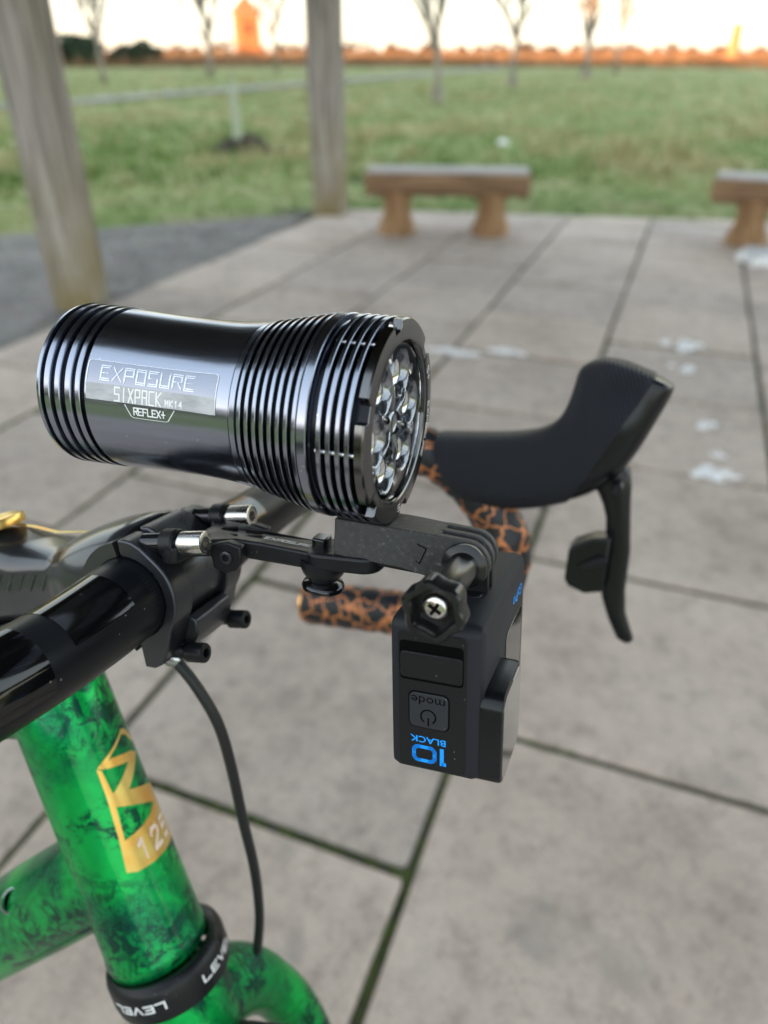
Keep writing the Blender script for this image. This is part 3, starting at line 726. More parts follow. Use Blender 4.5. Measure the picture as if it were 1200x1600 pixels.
for poly in ([(56,112.5),(63,114),(84,117.5),(103,121.5),(112,120),(126,112),(122,110),(108,117.5),(100,119.3),(76,114.6),(62,110.5)],
             [(57,112.3),(75,113.2),(106,109.2),(118,106),(104,104.5),(95,106.2),(67,109.8)],
             [(95,106.4),(118,106),(105,102.5),(80,95),(63,98.2)],
             [(58.5,99.3),(80,95.2),(136,85),(132,78.6),(112,79.6),(76,88),(56,92.5)],
             [(55,112.3),(59.5,110.5),(61.5,99),(59.5,92),(55,75),(47,60),(44.5,60.5),(50,78),(54,98)],
             [(54.5,75),(76,75.8),(92,77),(112,79.7),(133,79),(136,68),(137,56),(118,56.2),(98,56.8),(76,57.2),(56,58.2),(46,60.3)]):
    w_ = wrapped(poly, on_head, 3); gold.add(w_.v, w_.f)
hb = bk.part('head_badge', gold, M['gold'], parent=head, smooth=180, fix=False)
bk.part('badge_lettering', strokes('125', 13, 9.5, 8, 2.4, lambda x, y, z: steer(66.5+y, HT(66)+.38, 95+x)), M['pinkwhite'], parent=head, smooth=0, fix=False)
# frame tubes
b = B().tube([V(-133,0,-238), V(-150,0,-254), V(-178,0,-280.5), V(-260,0,-358), V(-480,0,-585), V(-545,0,-655)], [23,24.5,25,25,23,22], 40)
dt = bk.part('down_tube', b, M['green'], smooth=60)
pc = V(-214,-13,-302); nd = V(-.55,-.6,.58).normalized()
PO, PD = V(-184.5,-17.5,-266.5), V(.32,-.72,.62)
port = B().lathe([(-2,6.5),(1.5,6.2),(2.2,5.2),(1.2,4.2),(-3,3.8)], PO, PD, 24)
bk.part('cable_port', port, M['chrome'], parent=dt, smooth=60)
bk.part('cable_port_hole', B().lathe([(1.0,0),(1.0,4.4)], PO, PD, 20), M['gap'], parent=dt)
bk.part('top_tube', B().tube([V(-150,0,-152), V(-190,0,-160), V(-300,0,-178), V(-520,0,-204)], [17,18,17,16], 36), M['green'], smooth=60)
bk.part('seat_tube', B().tube([V(-548,0,-650), V(-505,0,-500), V(-440,0,-220), V(-428,0,-165)], [19,17,15.5,15.5], 24), M['green'], smooth=60)
# headset lower ring
ring = bk.part('headset_ring', B().lathe([(3.8,23),(4.6,26.8),(3,28.8),(0,29.6),(-9,29.6),(-14,28.8),(-16,26)], S0+SF*3, SD, 96), M['cleat'], smooth=40)
def on_ring(ang, s): a = radians(ang); return S0+SF*3+SD*s+(V(0,-1,0)*cos(a)+SF*sin(a))*29.75
bk.part('ring_lettering', strokes('LEVEL', 4.2, 3.6, 1.6, .85, lambda x, y, z: on_ring(8-x/29.7*57.3, -4.8-y)), M['white'], parent=ring, smooth=0, fix=False)
bk.part('ring_lettering', strokes('LEVEL', 4.2, 3.6, 1.6, .85, lambda x, y, z: on_ring(99+x/29.7*57.3, -5.2+y)), M['white'], parent=ring, smooth=0, fix=False)
# fork: crown and two legs
FD = -SD
def fk(d, lat, fw=0): return S0+FD*d+SF*fw+V(0, lat, 0)
fb = B()
fb.lathe([(0,22),(0,24.5),(10,25.5),(24,26.5),(34,24),(40,10)], S0+FD*17+SF*2, FD, 48, cap=(True,True))
for sg in (-1, 1):
    pts_ = [fk(36,4*sg,2), fk(43,18*sg,4), fk(54,35*sg,8), fk(72,48*sg,12.5), fk(102,56.5*sg,17), fk(150,58*sg,20), fk(250,54*sg,24), fk(384,52*sg,46)]
    pts2 = []
    for i in range(len(pts_)-1):
        for k_ in range(5):
            p0, p1, p2, p3 = pts_[max(i-1,0)], pts_[i], pts_[i+1], pts_[min(i+2, len(pts_)-1)]; t_ = k_/5
            pts2.append(.5*((2*p1)+(p2-p0)*t_+(2*p0-5*p1+4*p2-p3)*t_*t_+(3*p1-p0-3*p2+p3)*t_**3))
    pts2.append(pts_[-1]); n_ = len(pts2)
    fb.tube(pts2, [26-min(1, i/15)*9-(i/n_)*5 for i in range(n_)], 28)
bk.part('fork', fb, M['green'], smooth=70)
# front wheel
wl = bk.part('front_wheel', B().lathe([(-13,-0+RW-12),(-15,RW-6),(-12,RW),(-6,RW+2),(0,RW+2.5),(6,RW+2),(12,RW),(15,RW-6),(13,RW-12)], axle, (0,1,0), 96), M['tyre'], smooth=180)
bk.part('rim', B().lathe([(-11,RW-13),(-12,RW-24),(-9,RW-44),(0,RW-50),(9,RW-44),(12,RW-24),(11,RW-13)], axle, (0,1,0), 96), M['cleat'], parent=wl, smooth=180)
sp = B()
for i in range(24):
    a = 2*pi*i/24; d_ = V(cos(a),0,sin(a)); a2 = a+(.9 if i % 2 else -.9); sp.tube([axle+V(cos(a2),0,sin(a2))*22+V(0,22 if i % 4 < 2 else -22,0), axle+d_*(RW-48)], 1, 6)
bk.part('spokes', sp, M['steel'], parent=wl, smooth=180)
bk.part('hub', B().lathe([(-46,8),(-46,14),(-26,24),(-20,24),(-16,14),(16,14),(20,24),(26,24),(46,14),(46,8)], axle, (0,1,0), 32, cap=(True,True)), M['cleat'], parent=wl)
bk.part('brake_rotor', B().lathe([(37,50),(37,70),(39,70),(39,50)], axle, (0,1,0), 64, closed=True), M['steel'], parent=wl)
# rear triangle and wheel
ra = V(-955, 0, -640)
for sg in (-1, 1):
    bk.part('chainstay', B().tube([V(-550,22*sg,-655), V(-700,36*sg,-648), V(-955,62*sg,-640)], [12,10,8], 14), M['green'], smooth=60)
    bk.part('seatstay', B().tube([V(-450,14*sg,-262), V(-640,36*sg,-400), V(-955,62*sg,-640)], [9,8,7], 14), M['green'], smooth=60)
for nm in ('front_wheel',):
    rw = wl.copy(); rw.name = 'rear_wheel'; COL.objects.link(rw); rw.parent = bk.root; rw.location = (ra-axle)/1000
    for ch in list(wl.children):
        c_ = ch.copy(); COL.objects.link(c_); c_.parent = rw

# stem: front tilted up along the steerer normal
CL = V(-96, 0, -74.8)                               # bar clamp centre
T11 = radians(11)
ST = Matrix(((cos(T11),0,-sin(T11)),(0,1,0),(sin(T11),0,cos(T11))))      # stem frame -> bike frame
def stp(x, y, z): return CL+ST @ V(x, y, z)
def sec(x, wd, ht, z=0, r=10, p=3.2, n=40):
    out = []
    for i in range(n):
        a = 2*pi*i/n; c_, s_ = cos(a), sin(a)
        out.append(stp(x, wd/2*math.copysign(abs(c_)**(2/p), c_), z+ht/2*math.copysign(abs(s_)**(2/p), s_)))
    return out
stem_b = B().loft([sec(-106,18,34,p=2.2), sec(-104,30,38,p=2.6), sec(-96,36,40), sec(-78,37,40), sec(-66,35,34,-1), sec(-47,34,31,-1), sec(-42,37,33,-1,p=2.8), sec(-37,42.5,37,p=2.6), sec(-31,46,41,p=2.6), sec(-24,47,44.5,p=2.8), sec(-17,47,47.5,p=3), sec(-10,47,49,p=3.2), sec(-3.5,47,49.5,p=3.4), sec(-2.4,45.5,48,p=3.4)])
stem = bk.part('stem', stem_b, M['stemgrey'], smooth=50)
bk.part('gold_stripe', wrapped(rrect(-88,7.5,-34,10.2,.8,2), lambda x, y, z: stp(x, y, 16.2 if x > -66 else 20.4-max(0,(x+78))*.32), 2), M['gold'], parent=stem, smooth=180, fix=False)
tn = B()
for i in range(7): ribbon(tn, [(-80+i*6, -2), (-76+i*6, 5)], .5, lambda x, y, z: stp(x, -18.4+(.9 if x > -66 else 0), y+1))
bk.part('tonal_pattern', tn, M['tonal'], parent=stem, smooth=0, fix=False)
# split clamp: rear saddle with its two shoulders
for sg in (-1, 1):
    o = bk.part('clamp_shoulder', B().prism([(22*cos(radians(a)), 22*sin(radians(a))) for a in range(96, 265, 8)]+[(-2.4,-22.5),(-1.5,-17),(-1.5,-16.2)]+[(16.3*cos(radians(a)), 16.3*sin(radians(a))) for a in range(264, 95, -8)]+[(-1.5,16.2),(-1.5,17)],
        lambda x, z, h: stp(x, h, z), 10*sg, 23.5*sg), M['stemgrey'], parent=stem, bevel=2)
# face plate: two bands joined by lugs, window between
fp_b = B()
prof = [(21*cos(radians(a)), 21*sin(radians(a))) for a in range(-58, 59, 6)]
outer = [(0.5,-29),(5,-29.4),(9,-27.6),(12,-23)]+prof[3:-2]+[(10.4,19.6),(7,22),(3.6,23),(.5,23)]
inner = [(16.2*cos(radians(a)), 16.2*sin(radians(a))) for a in range(84, -85, -8)]
for sg in (-1, 1):
    fp_b.prism(outer+[(.5,17)]+inner+[(.5,-17)], lambda x, z, h: stp(x, h, z), 12.5*sg, 24*sg)
fp_b.prism([(10,-29),(15,-26),(19,-20),(19.6,-14),(16.6,-12),(11,-14)], lambda x, z, h: stp(x, h, z), -12.4, 12.4)
fp_b.prism([(2,24.4),(6,24.2),(10,21.8),(17,13),(15,11),(4,17)], lambda x, z, h: stp(x, h, z), -12.4, 12.4)
arc_ = [radians(a) for a in range(-52, 45, 6)]       # the thin wall between the bands
fp_b.prism([(18.2*cos(a), 18.2*sin(a)) for a in arc_]+[(16.5*cos(a), 16.5*sin(a)) for a in reversed(arc_)], lambda x, z, h: stp(x, h, z), -12.6, 12.6)
bk.part('faceplate', fp_b, M['satin'], parent=stem, bevel=1.8, seg=3, smooth=40)
def capscrew(org, d, r=4.3, ln=9.5, hexr=2.1, shank=None, sr=2.4):
    d = Vector(d).normalized(); b = B()
    b.lathe([(0,sr),(0,r-.3),(.3,r),(ln-.6,r),(ln-.15,r-.25),(ln,r-.7),(ln,hexr*1.15)], org, d, 32)
    u = d.orthogonal().normalized(); w_ = d.cross(u); o = Vector(org)
    hx = [[o+d*(ln-z)+(u*cos(pi/3*k)+w_*sin(pi/3*k))*hexr for k in range(6)] for z in (0, 3.2)]
    b.loft(hx, (False, True))
    b.loft([[o+d*ln+(u*cos(2*pi*k/24)+w_*sin(2*pi*k/24))*hexr*1.16 for k in range(24)], [o+d*(ln-.02)+(u*cos(2*pi*k/24)+w_*sin(2*pi*k/24))*hexr*1.0 for k in range(24)]], (False, False))
    if shank:
        pr = []
        n_ = int(shank/.4)
        for i in range(n_+1): pr.append((-shank*i/n_, sr-.22*(i % 2)))
        b.lathe(pr, org, d, 20)
    return b
TB = ST @ V(1, 0, 0)
for sg in (-1, 1):
    bk.part('lower_bolt', capscrew(stp(15.5, 15.5*sg, -26), TB, 3.9, 8, 1.9, 8, 2.6), M['cleat'], parent=stem, smooth=35)
# steerer spacers and gold top cap
bk.part('headset_spacer', B().lathe([(170,18),(170,20),(183,20),(183,18),(188,18)], S0, SD, 48), M['satin'])
bk.part('top_cap', B().lathe([(0,0),(0,14.5),(2.4,15),(4,14.4),(5,11.5),(4.4,10),(4.4,0)], S0+SD*227, SD, 48), M['gold'])
# handlebar
def crv(pts_, n=6):
    pts_ = [Vector(p) for p in pts_]; out = []
    for i in range(len(pts_)-1):
        p0, p1, p2, p3 = pts_[max(i-1,0)], pts_[i], pts_[i+1], pts_[min(i+2, len(pts_)-1)]
        for k in range(n):
            t_ = k/n; out.append(.5*((2*p1)+(p2-p0)*t_+(2*p0-5*p1+4*p2-p3)*t_*t_+(3*p1-p0-3*p2+p3)*t_**3))
    out.append(pts_[-1]); return out
def barline(sg):
    n_ = 1 if sg < 0 else 0
    return crv([V(-96,0,-74.8), V(-96,20*sg,-74.8), V(-95.6-(1-n_)*1.5,45*sg,-76.6+(1-n_)*2.5), V(-95.5-(1-n_)*3,75*sg,-77.4+(1-n_)*3.4), V(-98-(1-n_)*3,110*sg,-77+(1-n_)*2.5), V(-103,140*sg,-75), V(-102,163*sg,-72.5), V(-92,182*sg,-69), V(-72,194*sg,-64), V(-48,199*sg,-60)], 8)
def barR(p):
    y = abs(p.y); t_ = min(1, max(0, (y-24)/50)); t_ = t_*t_*(3-2*t_); return 16.1-(.8 if p.y < 0 else 2.4)*t_
hbm = B()
for sg in (-1, 1):
    ln = barline(sg); hbm.tube(ln, [barR(p) for p in ln], 40, (False, True))
hbar = bk.part('handlebar', hbm, M['carbon'], smooth=70)
def on_bar(y, ang, lift=.12):
    """y along the bar, ang 0 = up, 90 = forward"""
    ln = barline(1 if y > 0 else -1); p = min(ln, key=lambda q: abs(q.y-y)); i = ln.index(p)
    q = ln[min(i+1, len(ln)-1)] if abs(p.y) < abs(y) else ln[max(i-1, 0)]
    t_ = 0 if abs(q.y-p.y) < 1e-6 else (y-p.y)/(q.y-p.y); c_ = p.lerp(q, max(0, min(1, t_))); a = radians(ang)
    return c_+V(sin(a), 0, cos(a))*(barR(c_)+lift)
for y0, y1, a0, a1 in ((-67,-38,-32,62), (-104,-78,-8,100), (-140,-112,-30,60), (38,66,-32,62)):
    bk.part('gloss_panel', wrapped(rrect(y0, a0, y1, a1, .8, 1), lambda x, y, z: on_bar(x, y), 4), M['gloss'], parent=hbar, smooth=180, fix=False)
tk = B()
for i in range(9): ribbon(tk, [(36+i*5.2, -29.0), (36+i*5.2, -27.4 if i % 2 else -26.6)], .35, lambda x, y, z: on_bar(y, x, .14))
bk.part('bar_markings', tk, M['tonal'], parent=hbar, smooth=0, fix=False)
# taped drops
def dropline(sg):
    return crv([V(-74,193*sg,-64.5), V(-46,199.5*sg,-61), V(-22,200.5*sg,-73), V(-3,201*sg,-92), V(9,202*sg,-116), V(6,203*sg,-142), V(-10,204*sg,-163), V(-34,205*sg,-175), V(-70,206*sg,-179), V(-128,208*sg,-186)], 14)
for sg in (-1, 1):
    ln = dropline(sg); rr = []; acc = 0
    for i, p in enumerate(ln):
        acc += (p-ln[i-1]).length if i else 0; rr.append(14.7+1.1*((acc/15) % 1))
    bt = bk.part('bar_tape', B().tube(ln, rr, 28), M['tape'], smooth=180)
    e = ln[-1]; bk.part('bar_end_plug', B().lathe([(-2,13),(0,14.2),(3,13.6),(4.5,10),(4.8,0)], e, V(-1,0,-.1), 32), M['copper'], parent=bt, smooth=50)

# brake levers (hood, lever blade, shift paddle)
SECT = [((-39,-47),(-40,-66),29),((-27,-45.5),(-25,-84),35),((-9,-43.5),(-6,-88.5),37),((9,-40.5),(19,-85.5),37),((23,-36),(39,-79),36),((31,-29),(55,-71),36),((35,-19),(68,-59),38),((37,-9),(77,-43),39.5),((38.5,-1),(84,-25),40),((43.5,4),(88.5,-12.5),38),((51,6.5),(90,-5),33),((60,6),(86,-2),24)]
def hoodring(t_, b_, wd, lat, n=36):
    top, bot = V(t_[0],0,t_[1]), V(b_[0],0,b_[1]); c_ = (top+bot)/2; h_ = (top-bot)/2; out = []
    for i in range(n):
        a = 2*pi*i/n; p = 3.0; cc, ss = cos(a), sin(a)
        out.append(c_+h_*math.copysign(abs(cc)**(2/p), cc)+V(0, lat+wd/2*math.copysign(abs(ss)**(2/p), ss), 0))
    return out
def interp_sections(n=4):
    out = []
    for i in range(len(SECT)-1):
        for k in range(n):
            t_ = k/n; vals = []
            S4 = [SECT[max(i-1,0)], SECT[i], SECT[i+1], SECT[min(i+2, len(SECT)-1)]]
            def cr_(f_):
                p0, p1, p2, p3 = [f_(s_) for s_ in S4]
                return .5*((2*p1)+(p2-p0)*t_+(2*p0-5*p1+4*p2-p3)*t_*t_+(3*p1-p0-3*p2+p3)*t_**3)
            out.append(((cr_(lambda s_: s_[0][0]), cr_(lambda s_: s_[0][1])), (cr_(lambda s_: s_[1][0]), cr_(lambda s_: s_[1][1])), cr_(lambda s_: s_[2])))
    out.append(SECT[-1]); return out
def lever(sg):
    lat = 200*sg; rings = [hoodring(*s_, lat) for s_ in interp_sections()]
    for r_ in rings[20:]:
        for p in r_:
            if (p.y-lat)*sg < 0: p.y += sg*5.5*math.exp(-((p.x-62)**2+(p.z+9)**2)/150)
    full = B().loft(rings)
    # the seam runs from under the hood up to the horn: rubber behind it, moulded body in front
    def cut(keep_front, inset):
        bm = bmesh.new(); vv = [bm.verts.new(p) for p in full.v]
        for f in full.f: bm.faces.new([vv[k] for k in f])
        bmesh.ops.recalc_face_normals(bm, faces=bm.faces)
        bmesh.ops.bisect_plane(bm, geom=bm.verts[:]+bm.edges[:]+bm.faces[:], plane_co=(44,0,-73), plane_no=(.9,0,-.43), clear_inner=keep_front, clear_outer=not keep_front)
        if inset:
            bm.normal_update()
            for v_ in bm.verts: v_.co -= v_.normal*inset
        b_ = B(); bm.verts.index_update(); b_.add([v_.co.copy() for v_ in bm.verts], [tuple(v_.index for v_ in f.verts) for f in bm.faces]); bm.free(); return b_
    hd = bk.part('brake_lever', cut(False, 0), M['hood'], smooth=60)
    o = bk.part('lever_body', cut(True, .9), M['lever'], parent=hd, smooth=60)
    front = [(69,-50),(73,-54),(75,-63),(76.5,-76),(80.5,-103),(81.5,-128),(84,-143),(88.5,-153),(91,-158.5)]
    back = [(57,-66),(60,-70),(63.5,-76),(66.5,-84),(68.5,-100),(68.8,-118),(71,-133),(77,-147),(83.5,-158.5)]
    pr = list(zip(front, back)); rg = []
    for i, (f_, q) in enumerate(pr):
        wd = [18,17,16,15,14,13,12.5,12,10][i]; f_ = (f_[0]+1.2, f_[1]); q = (q[0]-1.6, q[1])
        rg.append(hoodring(f_, q, wd, lat, 20))
    rg.append(hoodring((90.5,-160.8),(86,-161.2),6,lat,20))
    bk.part('lever_blade', B().loft(rg), M['lever'], parent=hd, smooth=60)
    pd = B().prism([(70,-92),(61,-94),(50,-100),(47.5,-104),(47.5,-122),(50,-126),(60,-129),(70,-126)], lambda x, z, h: V(x, lat+h*sg, z), -15, 2)
    bk.part('shift_paddle', pd, M['lever'], parent=hd, bevel=1.2, seg=2)
    bk.part('paddle_rib', B().prism([(54,-111),(66,-103),(70,-104),(70,-108),(57,-114)], lambda x, z, h: V(x, lat+h*sg, z), -18.5, -14.5), M['cleat'], parent=hd, bevel=1)
    bk.part('pivot_pin', B().lathe([(-19,0),(-19,2.6),(-18.4,3),(19,3)], V(69,lat,-62), (0,1,0), 20), M['cleat'], parent=hd)
lever(1)
# brake hose from under the stem down into the fork
hz = crv([V(-104,6,-112), V(-98,5,-116.5), V(-88,6,-128), V(-79,9,-147), V(-75,13,-172), V(-73,19,-205), V(-70,25,-240), V(-70,30,-275), V(-73,33,-305)], 8)
bk.part('brake_hose', B().tube(hz, 2.5, 16), M['hose'], smooth=180)
bk.part('hose_guide', B().lathe([(-6,3.2),(-6,4.6),(4,5),(7,3.2)], V(-101,5.5,-114), V(.9,0,-.6), 20), M['chrome'])

# ================================================================== BIKE LIGHT
li = Thing('bike_light', (-60, 0, -34.5), 'fat black finned torch-style bike light pointing right, above the stem', 'bike light')
pf = [(-120,4),(-124.6,4),(-126,6),(-126,26.6),(-125.4,28.6),(-124.4,29.9)]
rings_ = [(-124.6,-123.2),(-121.5,-119.1),(-117.1,-114.9),(-112.8,-110.3),(-108.6,-106.5)]
for i, (x0, x1) in enumerate(rings_):
    r = 30.1-.12*i; pf += [(x0-.01,28.2),(x0,r-.25),(x0+.25,r),(x1-.25,r),(x1,r-.25),(x1+.01,28.0)] if i else [(x0,29.9),(x1-.25,r),(x1,r-.25),(x1+.01,28.0)]
pf += [(-105.2,28.0),(-105.1,29.0),(-104.6,29.25),(-98,29.0),(-90,28.6),(-80,28.3),(-70,28.15),(-62,28.25),(-56,28.6),(-50,29.15),(-48.7,29.25),(-48.6,29.0),(-48.3,29.0),(-48.2,29.35),(-46.2,29.75)]
RR = lambda x: 29.4+(x+48.5)*.195
x = -45.9
ribs = []
for k in range(8):
    x0 = -45.25+3.05*k; x1 = x0+1.45; r = min(34.4, RR(x0)); r1 = min(34.4, RR(x1)); rd = r-2.6
    pf += [(x0-.02,rd),(x0,r-.15),(x0+.15,r),(x1-.15,r1),(x1,r1-.15),(x1+.02,rd)]
pf += [(-22.3,31.6),(-22.2,34.1),(-21.9,34.5),(-19.2,34.55),(-18.9,34.2),(-18.85,32.4),(-18.2,31.5),(-15.9,31.5)]
for k in range(4):
    x0 = -15.6+3.1*k; x1 = x0+1.6; pf += [(x0-.02,30.8),(x0,34.3),(x0+.2,34.55),(x1-.2,34.55),(x1,34.3),(x1+.02,30.8)]
pf += [(-3.2,30.8),(-3.2,30),(-3.2,27)]
body = li.part('body', B().lathe(pf, (0,0,0), (1,0,0), 160), M['anod'], smooth=25, fix=False)
# the floors of the grooves are black
for x0, x1, r in [(-123.1,-121.6,28.15),(-119,-117.2,28.1),(-114.8,-112.9,28.1),(-110.2,-108.7,28.1),(-106.4,-105.25,28.1)]+[(-43.72+3.05*k,-42.28+3.05*k,min(34.4,RR(-43.7+3.05*k))-2.2) for k in range(7)]+[(-18.8,-15.7,31.9)]+[(-13.95+3.1*k,-12.55+3.1*k,31.3) for k in range(4)]:
    gb = B().lathe([(x0,r),(x1,r)], (0,0,0), (1,0,0), 128)
    li.part('groove_floor', gb, M['anod_dark'], parent=body, smooth=180, fix=False)
def cyl(x, r, phi): a = radians(phi); return V(x, -r*cos(a), r*sin(a))
for ph in (-8, 56, 116, 176, 236, 296): li.part('fin_screw', B().tube([cyl(-16.4,32.4,ph), cyl(-3.4,32.4,ph)], .85, 12), M['steel'], smooth=60)
# bezel with six notches cut into its rim
NA = 240; notch = [60*k+44.5 for k in range(6)]     # degrees, 0 = left, 90 = up
def ro(a):
    d = min(abs((a-q+180) % 360-180) for q in notch); return 31.4 if d < 5 else (31.4+3*(d-5)/1.0 if d < 6 else 34.4)
bz = B(); prof_ = lambda r_: [(-3.1,26),(-3.1,r_),(-.75,r_),(-.15,r_-.45),(0,r_-1.0),(0,27.6),(-.4,27.0),(-4.5,26.6),(-4.5,26)]
rings = []
for k in range(NA):
    a = 360*k/NA; r_ = ro(a); rings.append([V(x, r*cos(radians(a)), r*sin(radians(a))) for x, r in prof_(r_)])
bz.loft(rings, closed=True)
for q in notch:
    nf = B(); nf.loft([[V(x, 31.5*cos(radians(q+t_)), 31.5*sin(radians(q+t_))) for t_ in range(-5, 6, 2)] for x in (-3.05, -.3)], (False, False)); nf.f = [f for i, f in enumerate(nf.f) if i % 6 != 5]
    li.part('notch_floor', nf, M['anod_dark'], smooth=60, fix=False)
li.part('bezel', bz, M['bezel'], smooth=28)
for q in notch[1::3]:
    bs = B(); a = radians(q); bs.lathe([(0,0),(0,1.3),(1.0,1.3),(1.3,1.1),(1.3,.6),(.7,.6),(.7,0)], V(-3.0, 32.9*cos(a), 32.9*sin(a)), (1,0,0), 20)
    li.part('bezel_screw', bs, M['steel'], smooth=35)
# optics: six reflector cups under a cover glass
face = li.part('optic_plate', B().lathe([(-17,0),(-17,26.4),(-3,26.4)], (0,0,0), (1,0,0), 96), M['chrome'], smooth=40)
def petal(cy, cz, r):
    b = B(); prof_ = [(-3.6-.8*((q/8)-1)**2*0-(10.5*(1-(q/8)**1.6)), max(.1, r*(q/8))) for q in range(2, 9)]
    b.lathe(prof_+[(-3.4,r+.5),(-3.9,r+.95),(-8,r+.95)], V(0,cy,cz), (1,0,0), 40); return b
cups = [(16.6*cos(radians(60*k+15)), 16.6*sin(radians(60*k+15))) for k in range(6)]
for cy, cz in cups:
    rf = li.part('reflector', petal(cy, cz, 7.7), M['chrome'], smooth=60)
    li.part('led', B().lathe([(-12.2,0),(-12.2,2.1),(-13.2,2.3)], V(0,cy,cz), (1,0,0), 16), M['led'], parent=rf)
    ln_ = B().lathe([(-3.9,0.05),(-4.2,2.2),(-5.2,4.2),(-6.4,5.2),(-8,5.2),(-8.3,3),(-8.3,.05)], V(0,cy,cz), (1,0,0), 32)
    li.part('lens', ln_, M['glass'], parent=rf, smooth=50)
cp = B().lathe([(-4.2,0),(-4.2,2.4),(-3.6,3.2),(-4.4,4.6),(-12,6.5)], (0,0,0), (1,0,0), 32)
for k in range(6):
    a = radians(60*k+45); d_ = V(0,cos(a),sin(a)); cp.tube([V(-4.6,0,0)+d_*4.4, V(-3.8,0,0)+d_*9.5, V(-4.2,0,0)+d_*13.5], [1.2,1.75,1.2], 14)
    a = radians(60*k+45); cp.lathe([(-9,3.1),(-4.6,3.0),(-4,2.3),(-4.4,1.2),(-5.2,0)], V(0,22.6*cos(a),22.6*sin(a)), (1,0,0), 20)
li.part('optic_spokes', cp, M['chrome'], smooth=60)
li.part('cover_glass', B().lathe([(-2.9,0.05),(-2.9,26.3),(-1.6,26.3),(-1.6,.05)], (0,0,0), (1,0,0), 96), M['glass'], smooth=40)
def on_face(rad, ang, out=.05): a = radians(ang); return V(out, rad*cos(a), rad*sin(a))
bl = B()
for txt, mid_, w_, dirn in (('EXPOSURE', 158, 2.2, -1),):
    pass
bl = strokes('EXPOSURE', 1.9, 2.1, .75, .32, lambda x, y, z: on_face(30.9+y, -14-x/30.9*57.3))
e2 = strokes('S+', 2.0, 2.2, 1.0, .34, lambda x, y, z: on_face(30.9+y, 26-x/30.9*57.3)); bl.add(e2.v, e2.f)
e2 = strokes('S', 2.0, 2.2, 1.0, .34, lambda x, y, z: on_face(30.9+y, -84-x/30.9*57.3)); bl.add(e2.v, e2.f)
li.part('bezel_lettering', bl, M['white'], smooth=0, fix=False)
# side label
def RB(x):
    P_ = [(-105,29.27),(-104.6,29.25),(-98,29.0),(-90,28.6),(-80,28.3),(-70,28.15),(-62,28.25),(-56,28.6),(-50,29.15)]
    for (xa, ra), (xb, rb) in zip(P_[:-1], P_[1:]):
        if x <= xb: return ra+(rb-ra)*(x-xa)/(xb-xa)
    return 29.15
def on_body(x, ph, lift=.05): return cyl(x, RB(x)+lift, ph)
k2 = 57.3/28.3
lab = li.part('label_panel', wrapped(rrect(-104,13.2,-54,28,1,2), lambda x, y, z: on_body(x, y), 4), M['faint'], smooth=180, fix=False)
li.part('label_worn_strip', wrapped(rrect(-104,2.2,-54,13.2,.5,1), lambda x, y, z: on_body(x, y, .09), 4), M['frost'], smooth=180, fix=False)
b = B(); ribbon(b, [(-104,13.2),(-104,27.2),(-103,28.4),(-54.6,28.4),(-53.7,27.2),(-53.7,2.4)], .32, lambda x, y, z: on_body(x, y, .17))
def wid(fn): return fn
li.part('label_outline', b, M['silverprint'], smooth=0, fix=False)
eb = B()
for d_ in (-.62, .62):
    q = strokes('EXPOSURE', 3.3+d_*.5, 4.2+d_, 1.35-d_*.5, .26, lambda x, y, z: on_body(-80.5+x, 20.4+y*k2, .17)); eb.add(q.v, q.f)
li.part('brand_lettering', eb, M['faintprint'], smooth=0, fix=False)
li.part('model_lettering', strokes('SIXPACK', 1.75, 4.4, .95, .55, lambda x, y, z: on_body(-83.5+x, 7.4+y*k2, .18)), M['white'], smooth=0, fix=False)
li.part('version_lettering', strokes('MK14', 1.1, 2.0, .65, .36, lambda x, y, z: on_body(-69.6+x, 5.6+y*k2, .18)), M['silverprint'], smooth=0, fix=False)
b = strokes('REFLEX+', 1.35, 2.3, .45, .42, lambda x, y, z: on_body(-79+x, -2.6+y*k2, .18))
ribbon(b, [(-88.5,1.2),(-86.2,-6.4),(-85.2,-7.2),(-72.8,-7.2),(-71.8,-6.4),(-69.3,1.2)], .34, lambda x, y, z: on_body(x, y, .18))
li.part('badge_lettering', b, M['white'], smooth=0, fix=False)

